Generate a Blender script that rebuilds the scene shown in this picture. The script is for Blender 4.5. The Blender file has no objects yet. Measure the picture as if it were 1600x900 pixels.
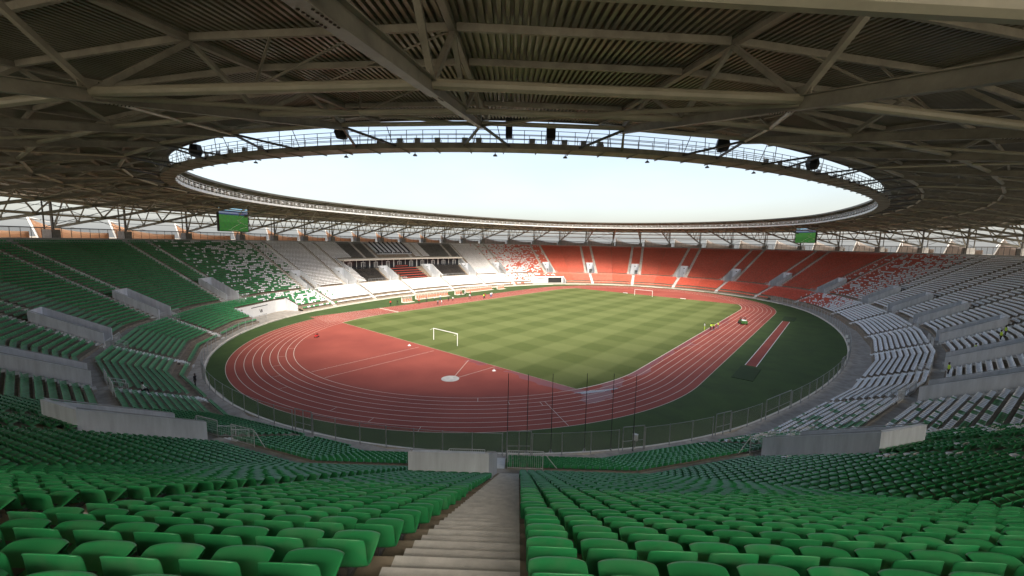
import bpy, bmesh, math, random
import numpy as np
from mathutils import Vector, Matrix

random.seed(7)
rng = np.random.default_rng(7)
S = bpy.context.scene
COL = S.collection

# ------------------------------------------------------------------ camera
CAMP = Vector((61.24, -105.19, 20.70))
def make_camera():
    cd = bpy.data.cameras.new('camera')
    cd.sensor_width = 36.0
    cd.lens = 623.75 / 1600 * 36.0
    cd.clip_start = 0.1
    cd.clip_end = 9000
    co = bpy.data.objects.new('camera', cd)
    COL.objects.link(co)
    P, Y, Rr = math.radians(6.53), math.radians(39.56), math.radians(1.10)
    fw = Vector((-math.sin(Y) * math.cos(P), math.cos(Y) * math.cos(P), -math.sin(P)))
    rt = Vector((math.cos(Y), math.sin(Y), 0))
    up = rt.cross(fw)
    r2 = rt * math.cos(Rr) + up * math.sin(Rr)
    u2 = -rt * math.sin(Rr) + up * math.cos(Rr)
    m = Matrix((r2, u2, -fw)).transposed().to_4x4()
    m.translation = CAMP
    co.matrix_world = m
    S.camera = co
    return fw, r2, u2
FW, RT, UP = make_camera()
def to_pixel(p):
    d = Vector(p) - CAMP
    w = d.dot(FW)
    if w < 0.3:
        return None
    return 800 + 623.75 * d.dot(RT) / w, 450 - 623.75 * d.dot(UP) / w, w

# ------------------------------------------------------------------ light
SUN_EL = math.radians(46)
SUN_DIR = Vector((16, -11, 0)).normalized()          # towards the sun, on the ground
SUN_STRENGTH = 2.0
SUN_ANGLE = math.radians(36)                         # sun seen through a milky sky
SKY_STRENGTH = 0.08
SKY_HAZE = 1.33
SKY_CLEAR = 0.86
EXPOSURE = 1.86

w = bpy.data.worlds.new('World')
S.world = w
w.use_nodes = True
nt = w.node_tree
bg = nt.nodes['Background']
sky = nt.nodes.new('ShaderNodeTexSky')
sky.sky_type = 'NISHITA'
sky.sun_disc = False
sky.sun_elevation = SUN_EL
sky.sun_rotation = math.atan2(SUN_DIR.x, SUN_DIR.y)
sky.air_density = 1.0
sky.dust_density = 4.0
sky.ozone_density = 1.0
# milky haze that whitens the sky towards the horizon
wtc = nt.nodes.new('ShaderNodeTexCoord')
wsx = nt.nodes.new('ShaderNodeSeparateXYZ'); nt.links.new(wtc.outputs['Generated'], wsx.inputs[0])
def wmath(op, a, b_):
    q = nt.nodes.new('ShaderNodeMath'); q.operation = op
    for i, v in enumerate((a, b_)):
        if isinstance(v, (int, float)): q.inputs[i].default_value = v
        else: nt.links.new(v, q.inputs[i])
    return q.outputs[0]
low = wmath('POWER', wmath('SUBTRACT', 1.0, wmath('MAXIMUM', wsx.outputs[2], 0.0)), 1.1)
hz = nt.nodes.new('ShaderNodeMix'); hz.data_type = 'RGBA'
hz.inputs[6].default_value = (*[c * SKY_HAZE for c in (0.82, 0.92, 1.0)], 1)
hz.inputs[7].default_value = (*[c * SKY_HAZE for c in (0.95, 0.985, 1.01)], 1)
nt.links.new(low, hz.inputs[0])
hs = nt.nodes.new('ShaderNodeMix'); hs.data_type = 'RGBA'; hs.blend_type = 'MULTIPLY'; hs.inputs[0].default_value = 1
nt.links.new(hz.outputs[2], hs.inputs[6]); nt.links.new(low, hs.inputs[7])
nb = nt.nodes.new('ShaderNodeMix'); nb.data_type = 'RGBA'; nb.blend_type = 'MULTIPLY'; nb.inputs[0].default_value = 1
nb.inputs[7].default_value = (SKY_CLEAR, SKY_CLEAR * .93, SKY_CLEAR * .84, 1)
nt.links.new(sky.outputs[0], nb.inputs[6])
mixw = nt.nodes.new('ShaderNodeMix'); mixw.data_type = 'RGBA'; mixw.blend_type = 'ADD'; mixw.inputs[0].default_value = 1
nt.links.new(nb.outputs[2], mixw.inputs[6]); nt.links.new(hs.outputs[2], mixw.inputs[7])
wn = nt.nodes.new('ShaderNodeTexNoise'); wn.inputs['Scale'].default_value = 2.4; wn.inputs['Detail'].default_value = 5   # faint wisps
wmp = nt.nodes.new('ShaderNodeMapping'); wmp.inputs['Scale'].default_value = (1, 1, 3.2)
nt.links.new(wtc.outputs['Generated'], wmp.inputs[0]); nt.links.new(wmp.outputs[0], wn.inputs['Vector'])
wv = wmath('ADD', 0.86, wmath('MULTIPLY', wn.outputs[0], 0.28))
wm = nt.nodes.new('ShaderNodeMix'); wm.data_type = 'RGBA'; wm.blend_type = 'MULTIPLY'; wm.inputs[0].default_value = 1
nt.links.new(mixw.outputs[2], wm.inputs[6]); nt.links.new(wv, wm.inputs[7])
nt.links.new(wm.outputs[2], bg.inputs[0])
bg.inputs[1].default_value = SKY_STRENGTH

sl = bpy.data.lights.new('sun', 'SUN')
sl.energy = SUN_STRENGTH
sl.angle = SUN_ANGLE
sl.color = (1.0, 0.95, 0.86)
so = bpy.data.objects.new('sun', sl)
COL.objects.link(so)
sd = Vector((SUN_DIR.x * math.cos(SUN_EL), SUN_DIR.y * math.cos(SUN_EL), math.sin(SUN_EL)))
so.rotation_euler = sd.to_track_quat('Z', 'Y').to_euler()
so.location = sd * 300

S.view_settings.view_transform = 'Standard'
S.view_settings.look = 'None'
S.view_settings.exposure = EXPOSURE
S.view_settings.gamma = 1
S.view_settings.use_curve_mapping = False
S.render.engine = 'CYCLES'
S.cycles.use_denoising = True
S.cycles.max_bounces = 8
S.cycles.diffuse_bounces = 5
S.cycles.glossy_bounces = 3
S.cycles.transparent_max_bounces = 12
S.cycles.caustics_reflective = False
S.cycles.caustics_refractive = False

# ------------------------------------------------------------------ materials
MATS = {}
def mat(name, col, rough=0.6, noise=0.0, scale=4.0, bump=0.0, metal=0.0, spec=0.5, col2=None, detail=5.0, stretch=None):
    if name in MATS:
        return MATS[name]
    m = bpy.data.materials.new(name)
    m.use_nodes = True
    t = m.node_tree
    b = t.nodes['Principled BSDF']
    b.inputs['Base Color'].default_value = (*col, 1)
    b.inputs['Roughness'].default_value = rough
    b.inputs['Metallic'].default_value = metal
    b.inputs['Specular IOR Level'].default_value = spec
    if noise or bump:
        tc = t.nodes.new('ShaderNodeTexCoord')
        n = t.nodes.new('ShaderNodeTexNoise')
        n.inputs['Scale'].default_value = scale
        n.inputs['Detail'].default_value = detail
        n.inputs['Roughness'].default_value = 0.65
        if stretch:
            mp = t.nodes.new('ShaderNodeMapping')
            mp.inputs['Scale'].default_value = stretch
            t.links.new(tc.outputs['Object'], mp.inputs[0])
            t.links.new(mp.outputs[0], n.inputs['Vector'])
        else:
            t.links.new(tc.outputs['Object'], n.inputs['Vector'])
        if noise:
            r = t.nodes.new('ShaderNodeValToRGB')
            a = tuple(max(0, c * (1 - noise)) for c in col)
            c2 = col2 or tuple(min(1, c * (1 + noise)) for c in col)
            r.color_ramp.elements[0].position = 0.3
            r.color_ramp.elements[0].color = (*a, 1)
            r.color_ramp.elements[1].position = 0.7
            r.color_ramp.elements[1].color = (*c2, 1)
            t.links.new(n.outputs[0], r.inputs[0])
            t.links.new(r.outputs[0], b.inputs['Base Color'])
        if bump:
            bp = t.nodes.new('ShaderNodeBump')
            bp.inputs['Strength'].default_value = bump
            bp.inputs['Distance'].default_value = 0.03
            t.links.new(n.outputs[0], bp.inputs['Height'])
            t.links.new(bp.outputs[0], b.inputs['Normal'])
    MATS[name] = m
    return m

def M_(name):
    return MATS[name]

mat('concrete', (0.25, 0.20, 0.145), 0.85, 0.35, 1.6, 0.15)
mat('concrete_step', (0.58, 0.55, 0.50), 0.85, 0.2, 3.2, 0.2, detail=9.0)
mat('step_white', (0.70, 0.69, 0.66), 0.8, 0.2, 2.0, 0.1)
mat('concrete_walk', (0.36, 0.33, 0.29), 0.85, 0.28, 0.9, 0.1)
mat('concrete_plinth', (0.46, 0.45, 0.42), 0.85, 0.2, 1.2, 0.1)
mat('wall_paint', (0.60, 0.625, 0.66), 0.75, 0.16, 1.1, 0.05, stretch=(1.6, 1.6, 0.22))
mat('white_paint', (0.78, 0.78, 0.76), 0.55, 0.06, 1.0)
mat('cream_paint', (0.68, 0.63, 0.55), 0.6, 0.12, 1.0)
def mat_seat(name, col, rough, spec, var=0.16, dust=0.10):
    m = mat(name, col, rough, spec=spec)
    t = m.node_tree; b = t.nodes['Principled BSDF']
    g = t.nodes.new('ShaderNodeNewGeometry'); oi = t.nodes.new('ShaderNodeObjectInfo'); tc = t.nodes.new('ShaderNodeTexCoord')
    def mth(op, a, c):
        q = t.nodes.new('ShaderNodeMath'); q.operation = op
        for i, v in enumerate((a, c)):
            if isinstance(v, (int, float)): q.inputs[i].default_value = v
            else: t.links.new(v, q.inputs[i])
        return q.outputs[0]
    rnd = mth('FRACT', mth('ADD', g.outputs['Random Per Island'], oi.outputs['Random']), 0)
    val = mth('ADD', mth('MULTIPLY', rnd, 2 * var), 1 - var)
    hsv = t.nodes.new('ShaderNodeHueSaturation'); hsv.inputs['Color'].default_value = (*col, 1)
    t.links.new(val, hsv.inputs['Value'])
    n = t.nodes.new('ShaderNodeTexNoise'); n.inputs['Scale'].default_value = 6; n.inputs['Detail'].default_value = 6
    t.links.new(g.outputs['Position'], n.inputs['Vector'])
    d = mth('MULTIPLY', mth('MAXIMUM', mth('SUBTRACT', n.outputs[0], 0.42), 0.0), dust * 6)
    mx = t.nodes.new('ShaderNodeMix'); mx.data_type = 'RGBA'; mx.inputs[7].default_value = (0.34, 0.31, 0.26, 1)
    t.links.new(mth('MINIMUM', mth('MULTIPLY', d, rnd), 0.35), mx.inputs[0]); t.links.new(hsv.outputs[0], mx.inputs[6])
    t.links.new(mx.outputs[2], b.inputs['Base Color'])
    t.links.new(mth('ADD', rough - .05, mth('MULTIPLY', n.outputs[0], 0.22)), b.inputs['Roughness'])
mat_seat('seat_green', (0.025, 0.255, 0.078), 0.31, 0.5)
mat_seat('seat_white', (0.85, 0.85, 0.85), 0.42, 0.3, 0.07, 0.08)
mat_seat('seat_red', (0.66, 0.10, 0.055), 0.42, 0.3, 0.12)
mat_seat('seat_black', (0.018, 0.018, 0.02), 0.55, 0.2)
mat_seat('seat_grey', (0.13, 0.135, 0.13), 0.55, 0.2)
mat('steel', (0.33, 0.31, 0.25), 0.5, 0.24, 0.9, spec=0.4)
mat('tube_paint', (0.42, 0.395, 0.30), 0.42, 0.14, 0.8)
mat('steel_dark', (0.085, 0.08, 0.068), 0.5, 0.15, 0.9)
mat('roof_steel_sheet', (0.225, 0.21, 0.155), 0.38, 0.22, 0.4, spec=0.5)
mat('roof_top', (0.5, 0.48, 0.45), 0.6)
mat('grey_metal', (0.34, 0.35, 0.35), 0.45, 0.1, 2.0)
mat('galvanised', (0.55, 0.56, 0.56), 0.4, 0.1, 2.0)
mat('black_paint', (0.012, 0.012, 0.012), 0.5)
mat('rust_bolt', (0.05, 0.035, 0.025), 0.6)
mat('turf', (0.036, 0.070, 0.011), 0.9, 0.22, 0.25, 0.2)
mat('sand_ground', (0.52, 0.46, 0.37), 0.95, 0.25, 0.02)
mat('line_paint', (0.62, 0.55, 0.47), 0.7)
mat('white_line', (0.8, 0.8, 0.78), 0.6)
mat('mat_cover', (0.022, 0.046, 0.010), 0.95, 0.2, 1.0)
mat('skin', (0.11, 0.06, 0.04), 0.5)
mat('hair', (0.01, 0.008, 0.007), 0.6)
mat('cloth_black', (0.015, 0.015, 0.018), 0.8)
mat('cloth_white', (0.72, 0.72, 0.72), 0.8)
mat('cloth_red', (0.5, 0.03, 0.03), 0.8)
mat('cloth_hivis', (0.55, 0.75, 0.06), 0.8)
mat('cloth_blue', (0.05, 0.09, 0.22), 0.8)
mat('cloth_grey', (0.2, 0.2, 0.22), 0.8)
mat('cart_green', (0.06, 0.20, 0.05), 0.4)
mat('rubber', (0.015, 0.015, 0.015), 0.8)
mat('dugout_orange', (0.60, 0.20, 0.11), 0.45)
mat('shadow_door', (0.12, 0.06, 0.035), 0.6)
mat('glass_dark', (0.03, 0.035, 0.04), 0.08, spec=0.8)
mat('blue_pad', (0.08, 0.12, 0.35), 0.6)

def mat_track():
    m = mat('track_rubber', (0.34, 0.085, 0.06), 0.8)
    t = m.node_tree
    b = t.nodes['Principled BSDF']
    tc = t.nodes.new('ShaderNodeTexCoord')
    n1 = t.nodes.new('ShaderNodeTexNoise'); n1.inputs['Scale'].default_value = 0.12; n1.inputs['Detail'].default_value = 6
    r1 = t.nodes.new('ShaderNodeValToRGB')
    r1.color_ramp.elements[0].position = 0.3; r1.color_ramp.elements[0].color = (0.215, 0.040, 0.026, 1)
    r1.color_ramp.elements[1].position = 0.75; r1.color_ramp.elements[1].color = (0.305, 0.066, 0.042, 1)
    t.links.new(tc.outputs['Object'], n1.inputs['Vector'])
    t.links.new(n1.outputs[0], r1.inputs[0])
    # wet stains along the inside of the near right lanes, with ragged edges
    sx = t.nodes.new('ShaderNodeSeparateXYZ'); t.links.new(tc.outputs['Object'], sx.inputs[0])
    n2 = t.nodes.new('ShaderNodeTexNoise'); n2.inputs['Scale'].default_value = 0.22; n2.inputs['Detail'].default_value = 4
    t.links.new(tc.outputs['Object'], n2.inputs['Vector'])
    def mth(op, a, b_, c=None):
        q = t.nodes.new('ShaderNodeMath'); q.operation = op; q.use_clamp = False
        for i, v in enumerate((a, b_, c)):
            if v is None: continue
            if isinstance(v, (int, float)): q.inputs[i].default_value = v
            else: t.links.new(v, q.inputs[i])
        return q.outputs[0]
    dx = mth('ABSOLUTE', mth('SUBTRACT', sx.outputs[0], 36.6), 0)
    sc = mth('SUBTRACT', mth('MULTIPLY', n2.outputs[0], 6.2), 2.2)
    wet1 = mth('MULTIPLY', mth('LESS_THAN', dx, sc), mth('LESS_THAN', mth('ABSOLUTE', mth('SUBTRACT', sx.outputs[1], -18), 0), 42))
    dy = mth('ABSOLUTE', mth('SUBTRACT', sx.outputs[1], -57.2), 0)
    sc2 = mth('SUBTRACT', mth('MULTIPLY', n2.outputs[0], 7.5), 2.9)
    wet2 = mth('MULTIPLY', mth('LESS_THAN', dy, sc2), mth('LESS_THAN', mth('ABSOLUTE', mth('SUBTRACT', sx.outputs[0], 24), 0), 12))
    wet = mth('MAXIMUM', wet1, wet2)
    mx = t.nodes.new('ShaderNodeMix'); mx.data_type = 'RGBA'
    mx.inputs[7].default_value = (0.17, 0.022, 0.018, 1)
    t.links.new(mth('MULTIPLY', wet, 0.75), mx.inputs[0]); t.links.new(r1.outputs[0], mx.inputs[6])
    t.links.new(mx.outputs[2], b.inputs['Base Color'])
    t.links.new(mth('SUBTRACT', 0.85, mth('MULTIPLY', wet, 0.4)), b.inputs['Roughness'])
    return m
mat_track()

def mat_pitch():
    m = mat('pitch_grass', (0.09, 0.12, 0.03), 0.95, spec=0.2)
    t = m.node_tree
    b = t.nodes['Principled BSDF']
    tc = t.nodes.new('ShaderNodeTexCoord')
    sx = t.nodes.new('ShaderNodeSeparateXYZ'); t.links.new(tc.outputs['Object'], sx.inputs[0])
    def mth(op, a, b_=0.0):
        q = t.nodes.new('ShaderNodeMath'); q.operation = op
        for i, v in enumerate((a, b_)):
            if isinstance(v, (int, float)): q.inputs[i].default_value = v
            else: t.links.new(v, q.inputs[i])
        return q.outputs[0]
    wob = t.nodes.new('ShaderNodeTexNoise'); wob.inputs['Scale'].default_value = 0.15
    t.links.new(tc.outputs['Object'], wob.inputs['Vector'])
    wb = mth('MULTIPLY', mth('SUBTRACT', wob.outputs[0], 0.5), 0.6)
    xs = mth('SINE', mth('MULTIPLY', mth('ADD', mth('ADD', sx.outputs[0], wb), -16.3), math.pi / 5.5))
    ys = mth('SINE', mth('MULTIPLY', mth('ADD', mth('ADD', sx.outputs[1], wb), 41.0), math.pi / 5.05))
    def sq(v):
        q = t.nodes.new('ShaderNodeMapRange'); q.interpolation_type = 'SMOOTHSTEP'
        q.inputs[1].default_value = -0.3; q.inputs[2].default_value = 0.3
        t.links.new(v, q.inputs[0]); return q.outputs[0]
    s = mth('ADD', mth('MULTIPLY', sq(xs), 0.6), mth('MULTIPLY', sq(ys), 0.4))
    n = t.nodes.new('ShaderNodeTexNoise'); n.inputs['Scale'].default_value = 0.5; n.inputs['Detail'].default_value = 12; n.inputs['Roughness'].default_value = 0.75
    t.links.new(tc.outputs['Object'], n.inputs['Vector'])
    s2 = mth('ADD', mth('MULTIPLY', s, 0.60), mth('MULTIPLY', n.outputs[0], 0.40))
    r = t.nodes.new('ShaderNodeValToRGB')
    r.color_ramp.elements[0].position = 0.12; r.color_ramp.elements[0].color = (0.068, 0.090, 0.022, 1)
    r.color_ramp.elements[1].position = 0.88; r.color_ramp.elements[1].color = (0.128, 0.150, 0.050, 1)
    t.links.new(s2, r.inputs[0])
    t.links.new(r.outputs[0], b.inputs['Base Color'])
    n3 = t.nodes.new('ShaderNodeTexNoise'); n3.inputs['Scale'].default_value = 9
    t.links.new(tc.outputs['Object'], n3.inputs['Vector'])
    bp = t.nodes.new('ShaderNodeBump'); bp.inputs['Strength'].default_value = 0.4; bp.inputs['Distance'].default_value = 0.05
    t.links.new(n3.outputs[0], bp.inputs['Height']); t.links.new(bp.outputs[0], b.inputs['Normal'])
mat_pitch()

def mat_mesh(name, col, cover):
    m = bpy.data.materials.new(name); m.use_nodes = True
    t = m.node_tree
    b = t.nodes['Principled BSDF']; b.inputs['Base Color'].default_value = (*col, 1); b.inputs['Roughness'].default_value = 0.6
    tr = t.nodes.new('ShaderNodeBsdfTransparent')
    mx = t.nodes.new('ShaderNodeMixShader'); mx.inputs[0].default_value = cover
    t.links.new(tr.outputs[0], mx.inputs[1]); t.links.new(b.outputs[0], mx.inputs[2])
    t.links.new(mx.outputs[0], t.nodes['Material Output'].inputs[0])
    MATS[name] = m
mat_mesh('wire_mesh', (0.34, 0.36, 0.35), 0.19)
mat_mesh('wire_mesh_dark', (0.12, 0.11, 0.10), 0.30)

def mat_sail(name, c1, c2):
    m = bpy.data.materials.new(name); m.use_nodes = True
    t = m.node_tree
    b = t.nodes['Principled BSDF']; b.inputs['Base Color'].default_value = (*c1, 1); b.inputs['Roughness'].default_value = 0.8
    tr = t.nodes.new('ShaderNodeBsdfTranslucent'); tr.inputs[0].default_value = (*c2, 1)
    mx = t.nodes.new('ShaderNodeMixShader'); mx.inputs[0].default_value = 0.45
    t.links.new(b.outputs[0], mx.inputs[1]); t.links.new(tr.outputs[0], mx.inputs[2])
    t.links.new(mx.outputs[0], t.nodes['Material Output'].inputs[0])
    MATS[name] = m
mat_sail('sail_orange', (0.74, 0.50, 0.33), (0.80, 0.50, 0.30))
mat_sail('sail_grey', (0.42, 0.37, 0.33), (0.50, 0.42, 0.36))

def mat_screen():
    m = bpy.data.materials.new('screen_image'); m.use_nodes = True
    t = m.node_tree
    for n in list(t.nodes): t.nodes.remove(n)
    out = t.nodes.new('ShaderNodeOutputMaterial'); em = t.nodes.new('ShaderNodeEmission'); em.inputs[1].default_value = 0.30
    t.links.new(em.outputs[0], out.inputs[0])
    tc = t.nodes.new('ShaderNodeTexCoord'); sx = t.nodes.new('ShaderNodeSeparateXYZ')
    t.links.new(tc.outputs['Generated'], sx.inputs[0])
    r = t.nodes.new('ShaderNodeValToRGB'); r.color_ramp.interpolation = 'CONSTANT'
    e = r.color_ramp.elements
    e[0].position = 0; e[0].color = (0.035, 0.12, 0.028, 1)
    e[1].position = 0.38; e[1].color = (0.045, 0.14, 0.034, 1)
    for p, c in ((0.70, (0.03, 0.05, 0.10)), (0.76, (0.16, 0.18, 0.26)), (0.83, (0.02, 0.03, 0.05)), (0.89, (0.36, 0.62, 0.78))):
        q = e.new(p); q.color = (*c, 1)
    t.links.new(sx.outputs[2], r.inputs[0])
    n = t.nodes.new('ShaderNodeTexNoise'); n.inputs['Scale'].default_value = 2.2; n.inputs['Detail'].default_value = 2
    t.links.new(tc.outputs['Object'], n.inputs['Vector'])
    mx = t.nodes.new('ShaderNodeMix'); mx.data_type = 'RGBA'; mx.blend_type = 'OVERLAY'; mx.inputs[0].default_value = 0.5
    t.links.new(r.outputs[0], mx.inputs[6]); t.links.new(n.outputs[1], mx.inputs[7])
    t.links.new(mx.outputs[2], em.inputs[0])
    MATS['screen_image'] = m
mat_screen()

# ------------------------------------------------------------------ mesh helpers
class MB:
    def __init__(s):
        s.v = []; s.f = []; s.mi = []
    def face(s, pts, m=0):
        i = len(s.v); s.v.extend(tuple(p) for p in pts); s.f.append(tuple(range(i, i + len(pts)))); s.mi.append(m)
    def hexa(s, p, m=0):                      # 8 points: bottom 4 then top 4
        i = len(s.v); s.v.extend(tuple(q) for q in p)
        for f in ((3, 2, 1, 0), (4, 5, 6, 7), (0, 1, 5, 4), (1, 2, 6, 5), (2, 3, 7, 6), (3, 0, 4, 7)):
            s.f.append(tuple(i + k for k in f)); s.mi.append(m)
    def box(s, c, size, rz=0.0, m=0):
        x, y, z = (q / 2 for q in size); cs, sn = math.cos(rz), math.sin(rz)
        pts = []
        for dz in (-z, z):
            for dx, dy in ((-x, -y), (x, -y), (x, y), (-x, y)):
                pts.append((c[0] + dx * cs - dy * sn, c[1] + dx * sn + dy * cs, c[2] + dz))
        s.hexa(pts, m)
    def bar(s, a, b, wd, h, m=0, up=(0, 0, 1)):   # rectangular bar from a to b, wd sideways, h along up
        a = Vector(a); b = Vector(b); d = (b - a).normalized()
        sd_ = d.cross(Vector(up))
        if sd_.length < 1e-4: sd_ = d.cross(Vector((1, 0, 0)))
        sd_.normalize(); u = sd_.cross(d)
        sd_ *= wd / 2; u *= h / 2
        s.hexa([a - sd_ - u, a + sd_ - u, b + sd_ - u, b - sd_ - u, a - sd_ + u, a + sd_ + u, b + sd_ + u, b - sd_ + u], m)
    def ibeam(s, a, b, wd, h, tf=0.05, tw=0.05, m=0):
        a = Vector(a); b = Vector(b); d = (b - a).normalized()
        sd_ = d.cross(Vector((0, 0, 1))).normalized(); u = sd_.cross(d)
        o = u * (h / 2 - tf / 2)
        s.bar(a + o, b + o, wd, tf, m); s.bar(a - o, b - o, wd, tf, m); s.bar(a, b, tw, h - 2 * tf - 0.002, m)
    def tube(s, a, b, r, n=8, m=0, r2=None):
        a = Vector(a); b = Vector(b); d = (b - a).normalized()
        x = d.orthogonal().normalized(); y = d.cross(x)
        r2 = r if r2 is None else r2
        i = len(s.v)
        for p, q in ((a, r), (b, r2)):
            for k in range(n):
                t = 2 * math.pi * k / n
                s.v.append(tuple(p + x * (q * math.cos(t)) + y * (q * math.sin(t))))
        for k in range(n):
            s.f.append((i + k, i + (k + 1) % n, i + n + (k + 1) % n, i + n + k)); s.mi.append(m)
        s.f.append(tuple(range(i + n - 1, i - 1, -1))); s.mi.append(m)
        s.f.append(tuple(range(i + n, i + 2 * n))); s.mi.append(m)
    def path(s, pts, r, n=6, m=0, closed=False):
        k = len(pts)
        for i in range(k if closed else k - 1):
            s.tube(pts[i], pts[(i + 1) % k], r, n, m)
    def sweep(s, pts, prof, closed=False, m=0):   # prof: function(i)->list of 3D points; joins successive sections
        n = len(prof(0)); i0 = len(s.v); k = len(pts)
        for i in range(k): s.v.extend(tuple(q) for q in prof(i))
        for i in range(k if closed else k - 1):
            j = (i + 1) % k
            for q in range(n):
                r = (q + 1) % n
                s.f.append((i0 + i * n + q, i0 + i * n + r, i0 + j * n + r, i0 + j * n + q)); s.mi.append(m)
        if not closed:
            s.f.append(tuple(i0 + q for q in range(n))[::-1]); s.mi.append(m)
            s.f.append(tuple(i0 + (k - 1) * n + q for q in range(n))); s.mi.append(m)
    def build(s, name, mats, parent=None, smooth=False, fix=True):
        me = bpy.data.meshes.new(name)
        me.from_pydata(s.v, [], s.f)
        if not isinstance(mats, (list, tuple)): mats = [mats]
        for q in mats: me.materials.append(M_(q) if isinstance(q, str) else q)
        if len(mats) > 1: me.polygons.foreach_set('material_index', s.mi)
        if fix:
            bm = bmesh.new(); bm.from_mesh(me); bmesh.ops.recalc_face_normals(bm, faces=bm.faces); bm.to_mesh(me); bm.free()
        if smooth: me.polygons.foreach_set('use_smooth', [True] * len(me.polygons))
        return link(name, me, parent)

def link(name, me, parent=None):
    o = bpy.data.objects.new(name, me); COL.objects.link(o)
    if parent is not None:
        o.parent = parent
        o.matrix_parent_inverse = Matrix.LocRotScale(parent.location, parent.rotation_euler, parent.scale).inverted()
    return o
def tag(o, label=None, cat=None, group=None, kind=None):
    if label: o['label'] = label
    if cat: o['category'] = cat
    if group: o['group'] = group
    if kind: o['kind'] = kind
    return o
def thing(name, loc, label, cat, group=None, rz=0.0):
    o = bpy.data.objects.new(name, None); COL.objects.link(o)
    o.location = loc; o.rotation_euler = (0, 0, rz); o.empty_display_size = 0.2
    return tag(o, label, cat, group)
def copy_tree(o):
    c = o.copy(); COL.objects.link(c)
    for k in ('label', 'group'):
        if k in c and k == 'label': del c[k]
    for ch in o.children:
        d = ch.copy(); COL.objects.link(d); d.parent = c
        for g in ch.children:
            e = g.copy(); COL.objects.link(e); e.parent = d
    return c

# ------------------------------------------------------------------ plan of the bowl: four arcs, all offsets concentric
R1, YC, AX, R2 = 58.01, 32.56, 95.8425, 159.2318
PJ = math.degrees(math.atan2(YC, AX))
def P(o, phi, z=None):
    phi = (phi + 180) % 360 - 180
    c, s = math.cos(math.radians(phi)), math.sin(math.radians(phi)); ap = abs(phi)
    if PJ < ap < 180 - PJ:
        x, y = (R1 + o) * c, (YC if phi > 0 else -YC) + (R1 + o) * s
    elif ap <= PJ:
        x, y = -AX + (R2 + o) * c, (R2 + o) * s
    else:
        x, y = AX + (R2 + o) * c, (R2 + o) * s
    return Vector((x, y)) if z is None else Vector((x, y, z))
def arc_m(o, phi):                              # metres per degree at offset o
    ap = abs((phi + 180) % 360 - 180)
    return math.radians(1) * ((R1 if PJ < ap < 180 - PJ else R2) + o)
# facets: the stands bend at these normals, straight in between
def p180(p): return (p + 180) % 360 - 180
VOM = [-144.2, -125.8, -108.2, -90.0, -70.8, -51.95, -32.2, -16.4, -8.9, -1.6, 5.6, 11.9, 19.2, 36.5, 55.0, 72.3, 91.0, 109.6, 127.9,
       146.6, 163.6, 170.6, 177.4, -175.4, -168.9, -162.2]
FAC = sorted(p180((VOM[i] + VOM[(i + 1) % len(VOM)] + (360 if VOM[(i + 1) % len(VOM)] < VOM[i] else 0)) / 2) for i in range(len(VOM)))
def PV(o, phi):                                 # facet corner, pushed out so that the straight rows follow the arc on average
    return P(o + (0.0062 * (R1 + o) if PJ < abs(phi) < 180 - PJ else 0.001 * (R2 + o)), phi)
def facet(phi):
    phi = (phi + 180) % 360 - 180
    n = len(FAC)
    for i in range(n):
        a, b = FAC[i], FAC[(i + 1) % n]
        if b <= a:
            b += 360
        q = phi if phi >= FAC[0] else phi + 360
        if a <= q <= b:
            return a, b, (q - a) / (b - a)
def Q(o, phi, z=None):
    a, b, t = facet(phi)
    p = PV(o, p180(a)).lerp(PV(o, p180(b)), t)
    return p if z is None else Vector((p.x, p.y, z))
def outward(phi):                               # outward normal of the facet holding phi
    a, b, t = facet(phi)
    d = PV(10, p180(b)) - PV(10, p180(a))
    n = Vector((d.y, -d.x)).normalized()
    return n if n.dot(P(20, (a + b) / 2) - P(10, (a + b) / 2)) > 0 else -n
def arange_phi(a, b):                           # facet corners between a and b (a<b, may pass 180), ends included
    out = [a]
    ex = sorted(x + 360 * k for x in FAC for k in (-1, 0, 1))
    out += [x for x in ex if a + 1e-6 < x < b - 1e-6]
    return out + [b]

FR_O, FR_T, FR_Z = 2.1, 0.8, 0.62              # one low row in front of the tier
LOW_N, LOW_O, LOW_T, LOW_Z, LOW_R = 10, 3.8, 0.70, 1.54, 0.318
UP_N, UP_O, UP_T, UP_Z, UP_R = 33, 12.1, 0.7515, 5.14, 0.4235
MID_Z, TOP_Z, WALK_Z = 4.72, 18.86, 0.22
O_TOP = UP_O + UP_N * UP_T                       # 36.9
O_WALL = 41.0
VOM_O = 18.86                                    # rear wall of a vomitory
LOWA = [-125.0, -105.9, -87.4, -68.9, -50.4, -31.0, -16.6, -9.9, -2.6, 4.1, 10.8, 17.6, 36.5, 54.4, 72, 91, 109.7, 128.6,
        -161.9, -169.4, -176.0, 177.0, 170.3, 163.3]
def hw(o, phi, m):                               # half width in degrees of m metres at o
    return m / 2 / arc_m(o, phi)
TUN = [(-155.0, -140.3), (141.5, 157.6)]         # corner entrances: no lower rows 0..6
SUITE = (170.4, 189.6)                           # west lounge block between the tiers
def inside(phi, rng_):
    a, b = rng_
    for k in (-360, 0, 360):
        if a <= phi + k <= b: return True
    return False

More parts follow.
